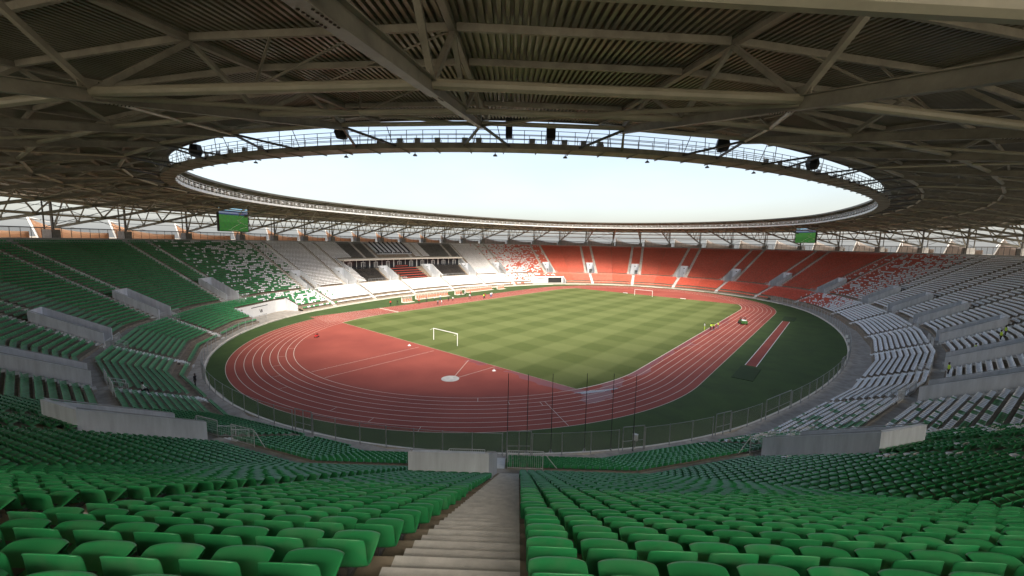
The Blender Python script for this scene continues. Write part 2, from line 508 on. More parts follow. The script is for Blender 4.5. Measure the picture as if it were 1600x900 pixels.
# ------------------------------------------------------------------ ground, turf, track, pitch
def poly(name, pts, z, m, kind='structure'):
    b = MB(); b.face([(p[0], p[1], z) for p in pts]); o = b.build(name, m)
    if o.data.polygons[0].normal.z < 0: o.data.flip_normals()
    o['kind'] = kind
    return o
def stadium(r, n=96, L=84.39):
    pts = []
    for k in range(n + 1):
        t = math.pi * k / n; pts.append((r * math.cos(t), L / 2 + r * math.sin(t)))
    for k in range(n + 1):
        t = math.pi + math.pi * k / n; pts.append((r * math.cos(t), -L / 2 + r * math.sin(t)))
    return pts
poly('ground', [(-4000, -4000), (4000, -4000), (4000, 4000), (-4000, 4000)], -0.05, 'sand_ground')
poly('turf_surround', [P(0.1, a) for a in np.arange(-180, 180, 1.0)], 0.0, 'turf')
poly('running_track', stadium(46.26), 0.004, 'track_rubber')
poly('sprint_start', [(-46.26, -59.0), (-36.5, -59.0), (-36.5, -42.0), (-46.26, -42.0)], 0.008, 'track_rubber')
YG = 56.6
xg = math.sqrt(36.45 ** 2 - (YG - 42.195) ** 2)
gp = []
t0 = math.acos(xg / 36.45)
for k in range(25):
    t = t0 * (1 - k / 24); gp.append((36.45 * math.cos(t), 42.195 + 36.45 * math.sin(t)))
for k in range(25):
    t = t0 * k / 24; gp.append((36.45 * math.cos(t), -42.195 - 36.45 * math.sin(t)))
for k in range(25):
    t = t0 * (1 - k / 24); gp.append((-36.45 * math.cos(t), -42.195 - 36.45 * math.sin(t)))
for k in range(25):
    t = t0 * k / 24; gp.append((-36.45 * math.cos(t), 42.195 + 36.45 * math.sin(t)))
poly('pitch', gp, 0.016, 'pitch_grass')

def ring_strip(b, pa, pb, z, closed=True, m=0):
    n = len(pa)
    for i in range(n if closed else n - 1):
        j = (i + 1) % n
        b.face([(*pa[i], z), (*pa[j], z), (*pb[j], z), (*pb[i], z)], m)
b = MB()
for k in range(9):
    r = 36.5 + 1.22 * k
    wd = 0.075
    ring_strip(b, stadium(r - wd / 2, 160), stadium(r + wd / 2, 160), 0.012)
for x in np.arange(-46.2, -36.0, 1.22):
    b.face([(x - .04, -59, .0125), (x + .04, -59, .0125), (x + .04, -42.3, .0125), (x - .04, -42.3, .0125)])
def gline(b, a, c, wd=0.07, z=0.020):
    a = Vector(a); c = Vector(c); d = (c - a).normalized(); n = Vector((-d.y, d.x)) * wd / 2
    b.face([(*(a - n), z), (*(c - n), z), (*(c + n), z), (*(a + n), z)])
# runway lines, sector lines and short stagger marks
gline(b, (-1.15, -78.4), (-1.15, -57.9)); gline(b, (3.0, -78.3), (3.0, -57.6))
gline(b, (16.6, -64.6), (12.1, -57.3)); gline(b, (17.5, -64.6), (18.0, -57.0))
for k, ang in enumerate((-118, -110, -102, -94, -86, -70, -62, -54, -46, -40, -34)):
    r0 = 36.5 + 1.22 * (k % 8); c, s = math.cos(math.radians(ang)), math.sin(math.radians(ang))
    gline(b, (r0 * c, -42.195 + r0 * s), ((r0 + 1.22) * c, -42.195 + (r0 + 1.22) * s), 0.06)
c, s = math.cos(math.radians(-33)), math.sin(math.radians(-33))
gline(b, (38.9 * c, -42.195 + 38.9 * s), (46.2 * c, -42.195 + 46.2 * s), 0.06)
for k in range(8):
    gline(b, (36.5 + 1.22 * k, -22 + k * 2.6), (37.7 + 1.22 * k, -22 + k * 2.6), 0.05)
gline(b, (-46.2, -38.2), (-36.5, -38.2), 0.5)
tag(b.build('lane_markings', 'line_paint'), kind='structure')
# white border where grass meets the lanes
b = MB()
ring_strip(b, gp, [(p[0] * 1.0035, p[1] * (1.0035 if abs(p[1]) < 56.5 else 1.0008)) for p in gp], 0.024)
tag(b.build('pitch_border', 'line_paint'), kind='structure')
# long jump strip with its white edges, covered sand pits
poly('jump_runway', [(49.55, -26.0), (51.15, -26.0), (51.15, 29.6), (49.55, 29.6)], 0.006, 'track_rubber')
b = MB()
for x in (49.5, 51.2): b.face([(x - .05, -26, .01), (x + .05, -26, .01), (x + .05, 29.6, .01), (x - .05, 29.6, .01)])
tag(b.build('runway_markings', 'white_line'), kind='structure')
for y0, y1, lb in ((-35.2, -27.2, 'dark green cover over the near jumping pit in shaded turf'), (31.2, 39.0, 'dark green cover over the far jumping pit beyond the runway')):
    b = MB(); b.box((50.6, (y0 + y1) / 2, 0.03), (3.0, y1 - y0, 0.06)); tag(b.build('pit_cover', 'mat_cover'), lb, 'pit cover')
# throwing circle
b = MB(); b.tube((17.0, -65.9, 0.0), (17.0, -65.9, 0.022), 1.35, 32); tag(b.build('throwing_circle', 'concrete_plinth'), kind='structure')
# puddle
pts = []
for k in range(28):
    t = 2 * math.pi * k / 28; r = 1 + 0.18 * math.sin(3 * t + 1) + 0.1 * math.sin(5 * t)
    u, v = 3.2 * r * math.cos(t), 0.42 * r * math.sin(t)
    ca, sa = math.cos(math.radians(58)), math.sin(math.radians(58))
    pts.append((35.9 + u * ca - v * sa, -55.6 + u * sa + v * ca))
mat('water', (0.10, 0.05, 0.05), 0.03, spec=1.0)
poly('puddle', pts, 0.0285, 'water')

# ------------------------------------------------------------------ grandstand: concrete bowl
stand = thing('grandstand', (0, 0, 0), 'oval concrete grandstand of stepped rows wrapping the running track', 'grandstand')
def spans(a, b, cuts):                           # [a,b] minus cut intervals
    segs = [(a, b)]
    for c0, c1 in cuts:
        for k in (-360, 0, 360):
            n = []
            for s0, s1 in segs:
                d0, d1 = c0 + k, c1 + k
                if d1 <= s0 or d0 >= s1: n.append((s0, s1)); continue
                if d0 > s0: n.append((s0, d0))
                if d1 < s1: n.append((d1, s1))
            segs = n
    return segs
VOMW = 4.0
vom_cut = [(v - hw(15, v, VOMW), v + hw(15, v, VOMW)) for v in VOM]
def block(b, o0, o1, z0, z1, a, c, front=True, m=0):
    ph = arange_phi(a, c)
    for i in range(len(ph) - 1):
        p, q = ph[i], ph[i + 1]
        b.face([Q(o0, p, z1), Q(o0, q, z1), Q(o1, q, z1), Q(o1, p, z1)], m)
        if front: b.face([Q(o0, p, z0), Q(o0, q, z0), Q(o0, q, z1), Q(o0, p, z1)], m)
b = MB()
# walkway beside the turf and the front wall of the lower tier
for a, c in spans(-180, 180, []):
    block(b, 0.35, FR_O, 0.0, WALK_Z, a, c, True, 1)
    pass
for a, c in TUN + [(-64, 49)]:
    block(b, FR_O, LOW_O, 0.0, WALK_Z, a, c, False, 1)
for i in range(LOW_N):
    o0 = LOW_O + LOW_T * i; z = LOW_Z + LOW_R * i
    zb = WALK_Z if i == 0 else z - LOW_R
    for a, c in spans(-180, 180, TUN if i < 6 else []):
        block(b, o0, o0 + LOW_T, zb, z, a, c)
for a, c in spans(-180, 180, TUN + [(-64, 49)]):
    block(b, FR_O, FR_O + FR_T, WALK_Z, FR_Z, a, c)
    block(b, FR_O + FR_T, LOW_O, FR_Z, FR_Z + .3, a, c)
block(b, LOW_O + LOW_T * LOW_N, UP_O, MID_Z - LOW_R, MID_Z, -180, 180, True, 1)
for j in range(UP_N):
    o0 = UP_O + UP_T * j; z = UP_Z + UP_R * j
    cuts = list(vom_cut) if o0 < VOM_O - 0.1 else []
    if 20.2 < o0 < 26.4: cuts = cuts + [SUITE]
    for a, c in spans(-180, 180, cuts):
        block(b, o0, o0 + UP_T, z - UP_R, z, a, c)
block(b, O_TOP, O_WALL + 4.5, TOP_Z - 0.2, TOP_Z, -180, 180, True, 1)
b.build('terrace', ['concrete', 'concrete_walk'], stand)
# white kerb round the turf
b = MB()
ph = list(np.arange(-180, 180, 1.5))
b.sweep(ph, lambda i: [P(0.1, ph[i], 0), P(0.35, ph[i], 0), P(0.35, ph[i], .26), P(0.1, ph[i], .26)], closed=True)
b.build('kerb', 'cream_paint', stand)
# parapet wall round the top walkway, broad enough to carry the fence
b = MB()
ph = sorted(FAC)
b.sweep(ph, lambda i: [P(O_WALL, ph[i], TOP_Z - .01), P(O_WALL + .3, ph[i], TOP_Z - .01), P(O_WALL + .3, ph[i], 19.78), P(O_WALL, ph[i], 19.78)], closed=True)
b.build('parapet_wall', 'concrete_plinth', stand)
# outer shell below the walkway
b = MB()
b.sweep(ph, lambda i: [P(O_WALL + 4.5, ph[i], -.04), P(O_WALL + 4.8, ph[i], -.04), P(O_WALL + 4.8, ph[i], TOP_Z - .01), P(O_WALL + 4.5, ph[i], TOP_Z - .01)], closed=True)
b.build('outer_wall', 'concrete', stand)

# stairways: double steps up each aisle
UPA = []
for v in VOM:
    for s in (-1, 1):
        UPA.append((v, s))
STAIR_W = 1.3
def up_aisle_phi(v, s, o):                        # stair centre line: parallel pair beside the vomitory
    return v + s * (VOMW / 2 + 0.25 + STAIR_W / 2) / arc_m(o, v)
def aisle_pt(v, s, o, side, z):
    n = outward(v); t = Vector((-n.y, n.x))       # t: towards increasing phi
    p = Q(o, v) + t * (s * (VOMW / 2 + 0.2 + STAIR_W / 2) + side)
    return Vector((p.x, p.y, z))
for v, s in UPA:
    if abs(((v + 180) % 360) - 180) > 169.8: o_start = 26.4
    else: o_start = UP_O
    b = MB()
    hw_ = STAIR_W / 2
    o = UP_O
    for j in range(UP_N):
        o0 = UP_O + UP_T * j
        if o0 < o_start - .1: continue
        z = UP_Z + UP_R * j
        for (oa, ob, zt) in ((o0 - UP_T / 2, o0, z - UP_R / 2), (o0 + 0.0, o0 + UP_T / 2, z + .012)):
            zb = zt - UP_R / 2 - .02
            pts = [aisle_pt(v, s, oa, -hw_, zb), aisle_pt(v, s, oa, hw_, zb), aisle_pt(v, s, ob, hw_, zb), aisle_pt(v, s, ob, -hw_, zb)]
            b.hexa(pts + [Vector((q.x, q.y, zt)) for q in pts])
    b.build('stairway', 'concrete_step', stand)
for v in LOWA:
    b = MB(); hw_ = 0.6
    n = outward(v); t = Vector((-n.y, n.x))
    for i in range(LOW_N + 1):
        o0 = LOW_O + LOW_T * i; z = LOW_Z + LOW_R * i
        if i == LOW_N: z = MID_Z
        for (oa, ob, zt) in ((o0 - LOW_T / 2, o0, z - LOW_R / 2), (o0, o0 + LOW_T / 2, z + .012)):
            if i == LOW_N and oa >= o0: continue
            zb = zt - LOW_R / 2 - .02
            pts = []
            for oo, sd_ in ((oa, -hw_), (oa, hw_), (ob, hw_), (ob, -hw_)):
                p = Q(oo, v) + t * sd_; pts.append(Vector((p.x, p.y, zb)))
            b.hexa(pts + [Vector((q.x, q.y, zt)) for q in pts])
    for k in range(0 if inside(v, (-64, 49)) else 6):   # steps from the walkway to the first row
        zt = WALK_Z + (LOW_Z - WALK_Z) * (k + 1) / 7; oa = LOW_O - LOW_T / 2 - 0.26 * (6 - k); ob = oa + .26
        pts = []
        for oo, sd_ in ((oa, -hw_), (oa, hw_), (ob, hw_), (ob, -hw_)):
            p = Q(oo, v) + t * sd_; pts.append(Vector((p.x, p.y, WALK_Z + .002)))
        b.hexa(pts + [Vector((q.x, q.y, zt)) for q in pts])
    b.build('stairway', 'step_white', stand)

# vomitories: two side walls, a rear wall, a floor and handrails at the front
def rail_section(b, pts, h=1.0, bal=0.14):
    """pts: ground points of a railing; square-topped rail with balusters"""
    for i in range(len(pts) - 1):
        a, c = Vector(pts[i]), Vector(pts[i + 1]); L = (c - a).length
        u = Vector((0, 0, h))
        b.tube(a + u, c + u, 0.03, 6); b.tube(a + Vector((0, 0, .12)), c + Vector((0, 0, .12)), 0.02, 5)
        b.tube(a, a + u, 0.03, 6); b.tube(c, c + u, 0.03, 6)
        n = max(1, int(L / bal))
        for k in range(1, n):
            p = a.lerp(c, k / n); b.tube(p + Vector((0, 0, .12)), p + u, 0.011, 4)
for v in VOM:
    west = abs(((v + 180) % 360) - 180) > 160
    n = outward(v); t = Vector((-n.y, n.x)); W = VOMW / 2
    def pt(o, sd_, z):
        p = Q(o, v) + t * sd_; return Vector((p.x, p.y, z))
    def ztop(o): return UP_Z + (o - UP_O) * (UP_R / UP_T) + 1.42
    b = MB()
    o1 = VOM_O
    for s in (-1, 1):
        x0, x1 = s * (W - .2), s * W
        p = [pt(UP_O - .15, x0, MID_Z + .002), pt(UP_O - .15, x1, MID_Z + .002), pt(o1 + .2, x1, MID_Z + .002), pt(o1 + .2, x0, MID_Z + .002)]
        q = [pt(UP_O - .15, x0, ztop(UP_O)), pt(UP_O - .15, x1, ztop(UP_O)), pt(o1 + .2, x1, ztop(o1)), pt(o1 + .2, x0, ztop(o1))]
        b.hexa(p + q)
        # coping rail on the wall
        b.tube(pt(UP_O - .1, s * (W - .1), ztop(UP_O) + .06), pt(o1 + .1, s * (W - .1), ztop(o1) + .06), 0.035, 6, 1)
    wi = W - .203
    p = [pt(o1, -wi, MID_Z + .002), pt(o1, wi, MID_Z + .002), pt(o1 + .2, wi, MID_Z + .002), pt(o1 + .2, -wi, MID_Z + .002)]
    b.hexa(p + [Vector((k.x, k.y, ztop(o1) - .003)) for k in p])
    b.face([pt(UP_O - .1, -wi, MID_Z + .004), pt(UP_O - .1, wi, MID_Z + .004), pt(o1, wi, MID_Z + .004), pt(o1, -wi, MID_Z + .004)], 2)
    vo = b.build('vomitory', ['wall_paint', 'grey_metal', 'concrete_walk'], stand)
    b = MB()                                       # doorway and gate number plate on the rear wall
    p = [pt(o1 - .03, -1.5, MID_Z + .02), pt(o1 - .03, .1, MID_Z + .02), pt(o1 - .002, .1, MID_Z + .02), pt(o1 - .002, -1.5, MID_Z + .02)]
    b.hexa(p + [Vector((k.x, k.y, MID_Z + 2.2)) for k in p])
    b.build('doorway', 'seat_grey', vo)
    b = MB()
    p = [pt(o1 - .04, -.35, ztop(o1) - 1.5), pt(o1 - .04, .35, ztop(o1) - 1.5), pt(o1 - .002, .35, ztop(o1) - 1.5), pt(o1 - .002, -.35, ztop(o1) - 1.5)]
    b.hexa(p + [Vector((k.x, k.y, ztop(o1) - 1.1)) for k in p])
    b.build('sign_plate', 'seat_grey', vo)
    # handrails on the front edge of the cross aisle, either side of the lower stair
    la = min(LOWA, key=lambda q: abs((q - v + 180) % 360 - 180))
    if abs((la - v + 180) % 360 - 180) < 4:
        dphi = (la - v + 180) % 360 - 180
        cx = dphi * arc_m(11, v)
    else: cx = 0
    ro = LOW_O + LOW_T * LOW_N + .06
    for s in (-1, 1):
        b = MB()
        x0, x1 = cx + s * .8, cx + s * 3.3
        rail_section(b, [pt(ro, x0, MID_Z), pt(ro, x1, MID_Z)], 1.4)
        b.tube(pt(ro, x1, MID_Z + 1.4), pt(ro - .1, x1 + s * 1.0, MID_Z + .12), .03, 6)
        rail_section(b, [pt(ro, x0, MID_Z), pt(ro - 1.4, x0, MID_Z - .64)], .95)
        b.build('handrail', 'galvanised', vo)

# corner entrances cut through the lower tier
def corner_entrance(a, c, dark_a, dark_c, name):
    o1 = LOW_O + 6 * LOW_T
    zt = LOW_Z + LOW_R * 6 - .01
    b = MB(); ph = arange_phi(a, c)
    for i in range(len(ph) - 1):
        p, q = ph[i], ph[i + 1]
        b.hexa([Q(o1 - .15, p, WALK_Z), Q(o1 - .15, q, WALK_Z), Q(o1 + .1, q, WALK_Z), Q(o1 + .1, p, WALK_Z),
                Q(o1 - .15, p, zt), Q(o1 - .15, q, zt), Q(o1 + .1, q, zt), Q(o1 + .1, p, zt)], 0)
        b.face([Q(LOW_O, p, WALK_Z + .005), Q(LOW_O, q, WALK_Z + .005), Q(o1, q, WALK_Z + .005), Q(o1, p, WALK_Z + .005)], 2)
    for phi, s in ((a, 1), (c, -1)):               # stepped flank walls
        n = outward(phi); t = Vector((-n.y, n.x))
        for i in range(6):
            o0 = LOW_O + i * LOW_T; z = LOW_Z + LOW_R * i + .25
            pts = []
            for oo, k in ((o0, 0), (o0, .2 * s), (o0 + LOW_T, .2 * s), (o0 + LOW_T, 0)):
                p = Q(oo, phi) + t * k; pts.append(Vector((p.x, p.y, WALK_Z)))
            b.hexa(pts + [Vector((q.x, q.y, z + (LOW_R if k in (2, 3) else 0))) for k, q in enumerate(pts)], 1)
    e = b.build(name, ['white_paint', 'wall_paint', 'concrete_walk'], stand)
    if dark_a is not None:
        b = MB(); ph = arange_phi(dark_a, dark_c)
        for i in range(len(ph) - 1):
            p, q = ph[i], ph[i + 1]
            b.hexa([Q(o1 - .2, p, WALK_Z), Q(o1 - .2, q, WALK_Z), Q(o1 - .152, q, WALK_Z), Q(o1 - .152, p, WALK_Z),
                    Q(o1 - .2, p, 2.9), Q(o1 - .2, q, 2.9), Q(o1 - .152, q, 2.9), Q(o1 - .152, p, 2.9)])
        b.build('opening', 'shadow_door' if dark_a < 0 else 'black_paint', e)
    return e
e1 = corner_entrance(*TUN[0], -142.2, -140.6, 'corner_entrance')
e2 = corner_entrance(*TUN[1], 142.4, 149.0, 'corner_entrance')
# black marks on the two white entrance walls
def wall_marks(e, phi0, strokes, o1):
    n = outward(phi0); t = Vector((-n.y, n.x)); b = MB()
    for x0, z0, x1, z1, wd in strokes:
        p0 = Q(o1, phi0) + t * x0 - n * .012; p1 = Q(o1, phi0) + t * x1 - n * .012
        b.bar((p0.x, p0.y, z0), (p1.x, p1.y, z1), .02, wd, up=(t.x, t.y, 0) if abs(x1 - x0) < abs(z1 - z0) else (0, 0, 1))
    b.build('lettering', 'black_paint', e)
o1 = LOW_O + 6 * LOW_T - .15
wall_marks(e1, -148.0, [(-.5, 1.1, -.3, 1.9, .22), (0, 1.1, -.15, 1.9, .22), (.1, 1.1, .5, 1.95, .2), (3.6, 2.75, -2.6, 2.75, .18)], o1)
wall_marks(e2, 153.6, [(2.6, 1.9, 2.6, 2.9, .3), (2.2, 2.7, 1.5, 2.7, .3), (1.2, 1.9, 1.2, 2.9, .3), (1.8, 2.0, 1.2, 2.0, .25),
                       (.8, 2.35, -3.6, 2.35, .35), (-.6, .9, -1.1, .9, .4)], o1)

# west lounge block: glazed front under a white canopy, set into the upper tier
sa, sc = SUITE
lounge = bpy.data.objects.new('lounge', None); COL.objects.link(lounge); lounge.parent = stand
ph = arange_phi(sa, sc)
b = MB()
for i in range(len(ph) - 1):
    p, q = ph[i], ph[i + 1]
    b.hexa([Q(21.6, p, 12.45), Q(21.6, q, 12.45), Q(26.5, q, 12.45), Q(26.5, p, 12.45), Q(21.6, p, 13.1), Q(21.6, q, 13.1), Q(26.5, q, 13.18), Q(26.5, p, 13.18)])
b.build('canopy', 'cream_paint', lounge)
b = MB()
for i in range(len(ph) - 1):
    p, q = ph[i], ph[i + 1]
    b.hexa([Q(23.4, p, 9.45), Q(23.4, q, 9.45), Q(23.6, q, 9.45), Q(23.6, p, 9.45), Q(23.4, p, 12.44), Q(23.4, q, 12.44), Q(23.6, q, 12.44), Q(23.6, p, 12.44)])
    b.face([Q(19.9, p, 9.44), Q(19.9, q, 9.44), Q(23.4, q, 9.44), Q(23.4, p, 9.44)])
b.build('glass_front', 'glass_dark', lounge)
for i in range(21):
    a = sa + .3 + (sc - sa - .6) * i / 20; b = MB()
    wd = .35 if i % 4 == 0 else .12
    p = Q(23.3, a); n = outward(a)
    b.box((p.x, p.y, 10.94), (wd, .15, 2.98), math.atan2(n.y, n.x) + math.pi / 2); b.build('mullion', 'white_paint', lounge)
for i in range(10):
    a = sa + 1.2 + (sc - sa - 2.4) * i / 9; b = MB(); n = outward(a); t = Vector((-n.y, n.x)); p = Q(23.26, a)
    for s in (-1, 1):
        q = p + t * s * .8; b.box((q.x, q.y, 10.5), (.14, .12, 2.1), math.atan2(n.y, n.x) + math.pi / 2)
    b.box((p.x, p.y, 11.62), (1.9, .12, .16), math.atan2(n.y, n.x) + math.pi / 2); b.build('door_frame', 'white_paint', lounge)
for phi in (sa, sc):
    n = outward(phi); t = Vector((-n.y, n.x)); b = MB()
    pts = [Q(oo, phi) + t * k for oo, k in ((18.5, -.15), (18.5, .15), (26.5, .15), (26.5, -.15))]
    b.hexa([Vector((p.x, p.y, 8.3)) for p in pts] + [Vector((p.x, p.y, 10.2 if i in (0, 1) else 13.6)) for i, p in enumerate(pts)])
    b.build('end_wall', 'wall_paint', lounge)
# glass guard before the black seat blocks
for a, c in ((185.4, 188.6), (171.6, 175.8)):
    b = MB(); rail_section(b, [Q(UP_O + .05, a + (c - a) * k / 6, UP_Z) for k in range(7)], .95, .5); b.build('guard_rail', 'galvanised', lounge)
# press seats above: rows of desks with black monitors
b = MB(); bm_ = MB(); bd = MB()
for j in range(22, 32):
    o0 = UP_O + UP_T * j; z = UP_Z + UP_R * j
    a, c = 177.8, 183.2
    b.hexa([Q(o0 + .05, a, z + .02), Q(o0 + .05, c, z + .02), Q(o0 + .7, c, z + .02), Q(o0 + .7, a, z + .02), Q(o0 + .05, a, z + .72), Q(o0 + .05, c, z + .72), Q(o0 + .7, c, z + .72), Q(o0 + .7, a, z + .72)])
b.build('press_desk', 'wall_paint', lounge)
for k in range(8):
    a = 178.1 + k * .68
    bd.hexa([Q(28.8, a, 15.4), Q(28.8, a + .12, 15.4), Q(36, a + .12, 19.4), Q(36, a, 19.4), Q(28.8, a, 15.85), Q(28.8, a + .12, 15.85), Q(36, a + .12, 19.85), Q(36, a, 19.85)])
bd.build('partition', 'seat_black', lounge)
for k in range(22):
    a = 177.9 + k * .24 + .12 * (k // 6)
    bm_ = MB()
    bm_.hexa([Q(28.1, a, 14.9), Q(28.1, a + .16, 14.9), Q(28.2, a + .16, 14.9), Q(28.2, a, 14.9), Q(28.1, a, 15.5), Q(28.1, a + .16, 15.5), Q(28.2, a + .16, 15.5), Q(28.2, a, 15.5)])
    bm_.build('monitor', 'seat_black', lounge)

# ------------------------------------------------------------------ seats
def seat_surface(nu, prof):
    """grid of points: rows = profile from front lip to top of the back, columns across"""
    V = []
    for (y, z, h, dip, wrap) in prof:
        for i in range(nu):
            u = -1 + 2 * i / (nu - 1)
            V.append((h * u, y + wrap * abs(u) ** 3.5, z + dip * abs(u) ** 4))
    F = []
    n = len(prof)
    for r in range(n - 1):
        for i in range(nu - 1):
            F.append((r * nu + i, r * nu + i + 1, (r + 1) * nu + i + 1, (r + 1) * nu + i))
    return np.array(V), F
PROF_HI = [(0.150, 0.385, .19, -.02, -.06), (0.195, 0.420, .205, -.01, -.05), (0.187, 0.446, .216, .002, -.045), (0.12, 0.438, .226, .012, -.02), (0.03, 0.408, .226, .012, 0),
           (-0.06, 0.380, .224, .010, .0), (-0.150, 0.366, .224, .008, .01), (-0.212, 0.385, .223, .002, .025), (-0.236, 0.44, .222, 0, .032),
           (-0.246, 0.53, .220, 0, .034), (-0.253, 0.62, .217, -.002, .032), (-0.258, 0.672, .211, -.014, .028), (-0.262, 0.694, .205, -.026, .026), (-0.267, 0.701, .202, -.031, .026), (-0.272, 0.695, .201, -.033, .026)]
PROF_MID = [PROF_HI[i] for i in (1, 2, 4, 6, 8, 10, 12)]
PROF_FAR = [(0.20, 0.445, .218, 0, 0), (-0.16, 0.37, .218, 0, 0), (-0.265, 0.705, .214, 0, 0)]

def make_seat():
    V, F = seat_surface(13, PROF_HI)
    me = bpy.data.meshes.new('seat_shell'); me.from_pydata([tuple(v) for v in V], [], F)
    o = bpy.data.objects.new('tmp', me); COL.objects.link(o)
    s = o.modifiers.new('s', 'SOLIDIFY'); s.thickness = .012; s.offset = 0
    q = o.modifiers.new('q', 'SUBSURF'); q.levels = 1; q.render_levels = 1
    dg = bpy.context.evaluated_depsgraph_get()
    m2 = bpy.data.meshes.new_from_object(o.evaluated_get(dg))
    bpy.data.objects.remove(o); m2.name = 'seat_shell'
    m2.polygons.foreach_set('use_smooth', [True] * len(m2.polygons))
    return m2
SHELL = {}
def shell(colour):
    if colour not in SHELL:
        m = make_seat() if not SHELL else list(SHELL.values())[0].copy()
        m.materials.clear(); m.materials.append(M_('seat_' + colour)); SHELL[colour] = m
    return SHELL[colour]
def bracket_mesh():
    b = MB()
    b.box((0, -.05, .2), (.05, .30, .05)); b.box((0, -.19, .19), (.06, .04, .38)); b.box((0, -.05, .375), (.22, .26, .03))
    b.box((0, -.19, .01), (.16, .12, .02))
    o = b.build('bracket', 'steel_dark'); m = o.data; bpy.data.objects.remove(o); return m
BRACKET = bracket_mesh()

def hsh(i, j, k=0):
    x = math.sin(i * 127.1 + j * 311.7 + k * 74.7) * 43758.5453
    return x - math.floor(x)
def lerp01(x, a, b): return min(1, max(0, (x - a) / (b - a)))
def seat_colour(tier, row, o, phi, h):
    p = (phi + 180) % 360 - 180
    if tier == 1 and abs(p) > 169.5:
        d = p if p > 0 else p + 360               # 170..190 across the west centre
        if o < 20.4:
            if 185.2 < d < 188.8 or 171.4 < d < 176.0: return 'black'
        if o > 26 and (175.2 > d or d > 183.4) and 169.8 < d < 187.3: return 'grey'
    if p < -143.4 and p > -164:
        g = lerp01(p, -163, -144.5)
        return 'green' if h < .06 + .93 * g ** .6 and p < 0 else 'white'
    if -164 <= p <= -36 and p > -143.4 - .001: return 'green'
    if -36 < p < -16.3:
        return 'green' if h < .12 + .85 * lerp01(p, -19, -31) else 'white'
    if -16.3 <= p <= 20: return 'white'
    if 20 < p < 38.3: return 'red' if h < .1 + .85 * lerp01(p, 20, 38) else 'white'
    if 38.3 <= p <= 145.2: return 'red'
    if 145.2 < p < 166: return 'red' if h < lerp01(p, 167, 146) * .85 else 'white'
    return 'white'

AISLE_KEEP = STAIR_W / 2 - 0.03
SEATS = []
def in_aisle(tier, o, phi, pos, lo):
    if tier == 1:
        for v in VOM:
            d = ((phi - v + 180) % 360 - 180)
            if abs(d) > 6: continue
            n = outward(v); t = Vector((-n.y, n.x)); x = (pos - Q(o, v)).dot(t)
            if o < VOM_O + .3 and abs(x) < VOMW / 2 + .3: return True
            for s in (-1, 1):
                if abs(x - s * (VOMW / 2 + .2 + STAIR_W / 2)) < AISLE_KEEP:
                    if abs(p180(phi)) > 169.8 and 12 < o < 26.4: return abs(x) < VOMW / 2 + 1.2
                    return True
    else:
        for v in LOWA:
            d = ((phi - v + 180) % 360 - 180)
            if abs(d) > 3: continue
            n = outward(v); t = Vector((-n.y, n.x)); x = (pos - Q(o, v)).dot(t)
            if abs(x) < .66: return True
    return False
def p180(p): return (p + 180) % 360 - 180
PITCH = 0.515
def lay_rows():
    nF = len(FAC)
    for tier, N, O0, T, Z0, RR in ((-1, 1, FR_O, FR_T, FR_Z, 0), (0, LOW_N, LOW_O, LOW_T, LOW_Z, LOW_R), (1, UP_N, UP_O, UP_T, UP_Z, UP_R)):
        for r in range(N):
            oc = O0 + T * r + .38; z = Z0 + RR * r
            for f in range(nF):
                a, c = FAC[f], FAC[(f + 1) % nF]
                if c < a: c += 360
                A, B = PV(oc, p180(a)), PV(oc, p180(c)); L = (B - A).length
                n = max(1, int(L / PITCH)); d = (B - A).normalized(); nrm = Vector((d.y, -d.x))
                if nrm.dot(P(oc + 5, (a + c) / 2) - P(oc, (a + c) / 2)) < 0: nrm = -nrm
                rz = math.atan2(nrm.y, nrm.x) + math.pi / 2       # local +y faces the field
                def allowed(x):
                    pos = A + d * x; phi = a + (c - a) * x / L
                    if tier == -1 and inside(phi, (-64, 49)): return False
                    if tier < 1 and r < 6 and any(inside(phi, (q[0] - .3, q[1] + .3)) for q in TUN): return False
                    if tier == 1:
                        dd = phi % 360
                        if 20.2 < oc < 26.6 and SUITE[0] - .2 < dd < SUITE[1] + .2: return False
                        if oc > 26.5 and 177.6 < dd < 183.4: return False
                        if oc < 20.4 and 178.2 < dd < 183.6: return False                 # sofas stand here
                    return not in_aisle(tier, oc, phi, pos, 0)
                st = .06; m_ = int(L / st) + 1
                ok = [allowed(min(L, q * st)) for q in range(m_)]
                q = 0; k = 0
                while q < m_:
                    if not ok[q]: q += 1; continue
                    e = q
                    while e + 1 < m_ and ok[e + 1]: e += 1
                    x0, x1 = q * st, min(L, e * st); n = int((x1 - x0 + .06) / PITCH)
                    slack = (x1 - x0) - n * PITCH
                    if q == 0 and e < m_ - 1: x0 += slack
                    elif q == 0: x0 += slack / 2
                    pt_ = PITCH
                    if n >= 5:                     # spread the leftover so that no gap shows at a bend or aisle
                        x0 = q * st; pt_ = (x1 - x0) / n
                    for i in range(n):
                        x = x0 + pt_ * (i + .5); pos = A + d * x; phi = a + (c - a) * x / L
                        h = hsh(f * 37 + (k // 2 if hsh(f * 37 + k // 2, r, 9) < .6 else k + 200), r, tier); k += 1
                        SEATS.append((pos.x, pos.y, z, rz, seat_colour(tier, r, oc, phi, h), tier, r, phi, f, k))
                    q = e + 1
lay_rows()
arr = np.array([(s[0], s[1], s[2]) for s in SEATS])
cam = np.array(CAMP)
d = arr + np.array([0, 0, .5]) - cam
wv = d @ np.array(FW); xs = 800 + 623.75 * (d @ np.array(RT)) / np.maximum(wv, .3); ys = 450 - 623.75 * (d @ np.array(UP)) / np.maximum(wv, .3)
dist = np.linalg.norm(d, axis=1)
vis = (wv > .6) & (xs > -40) & (xs < 1640) & (ys < 930)
score = np.where(vis, wv, 1e9)
order = np.argsort(score)
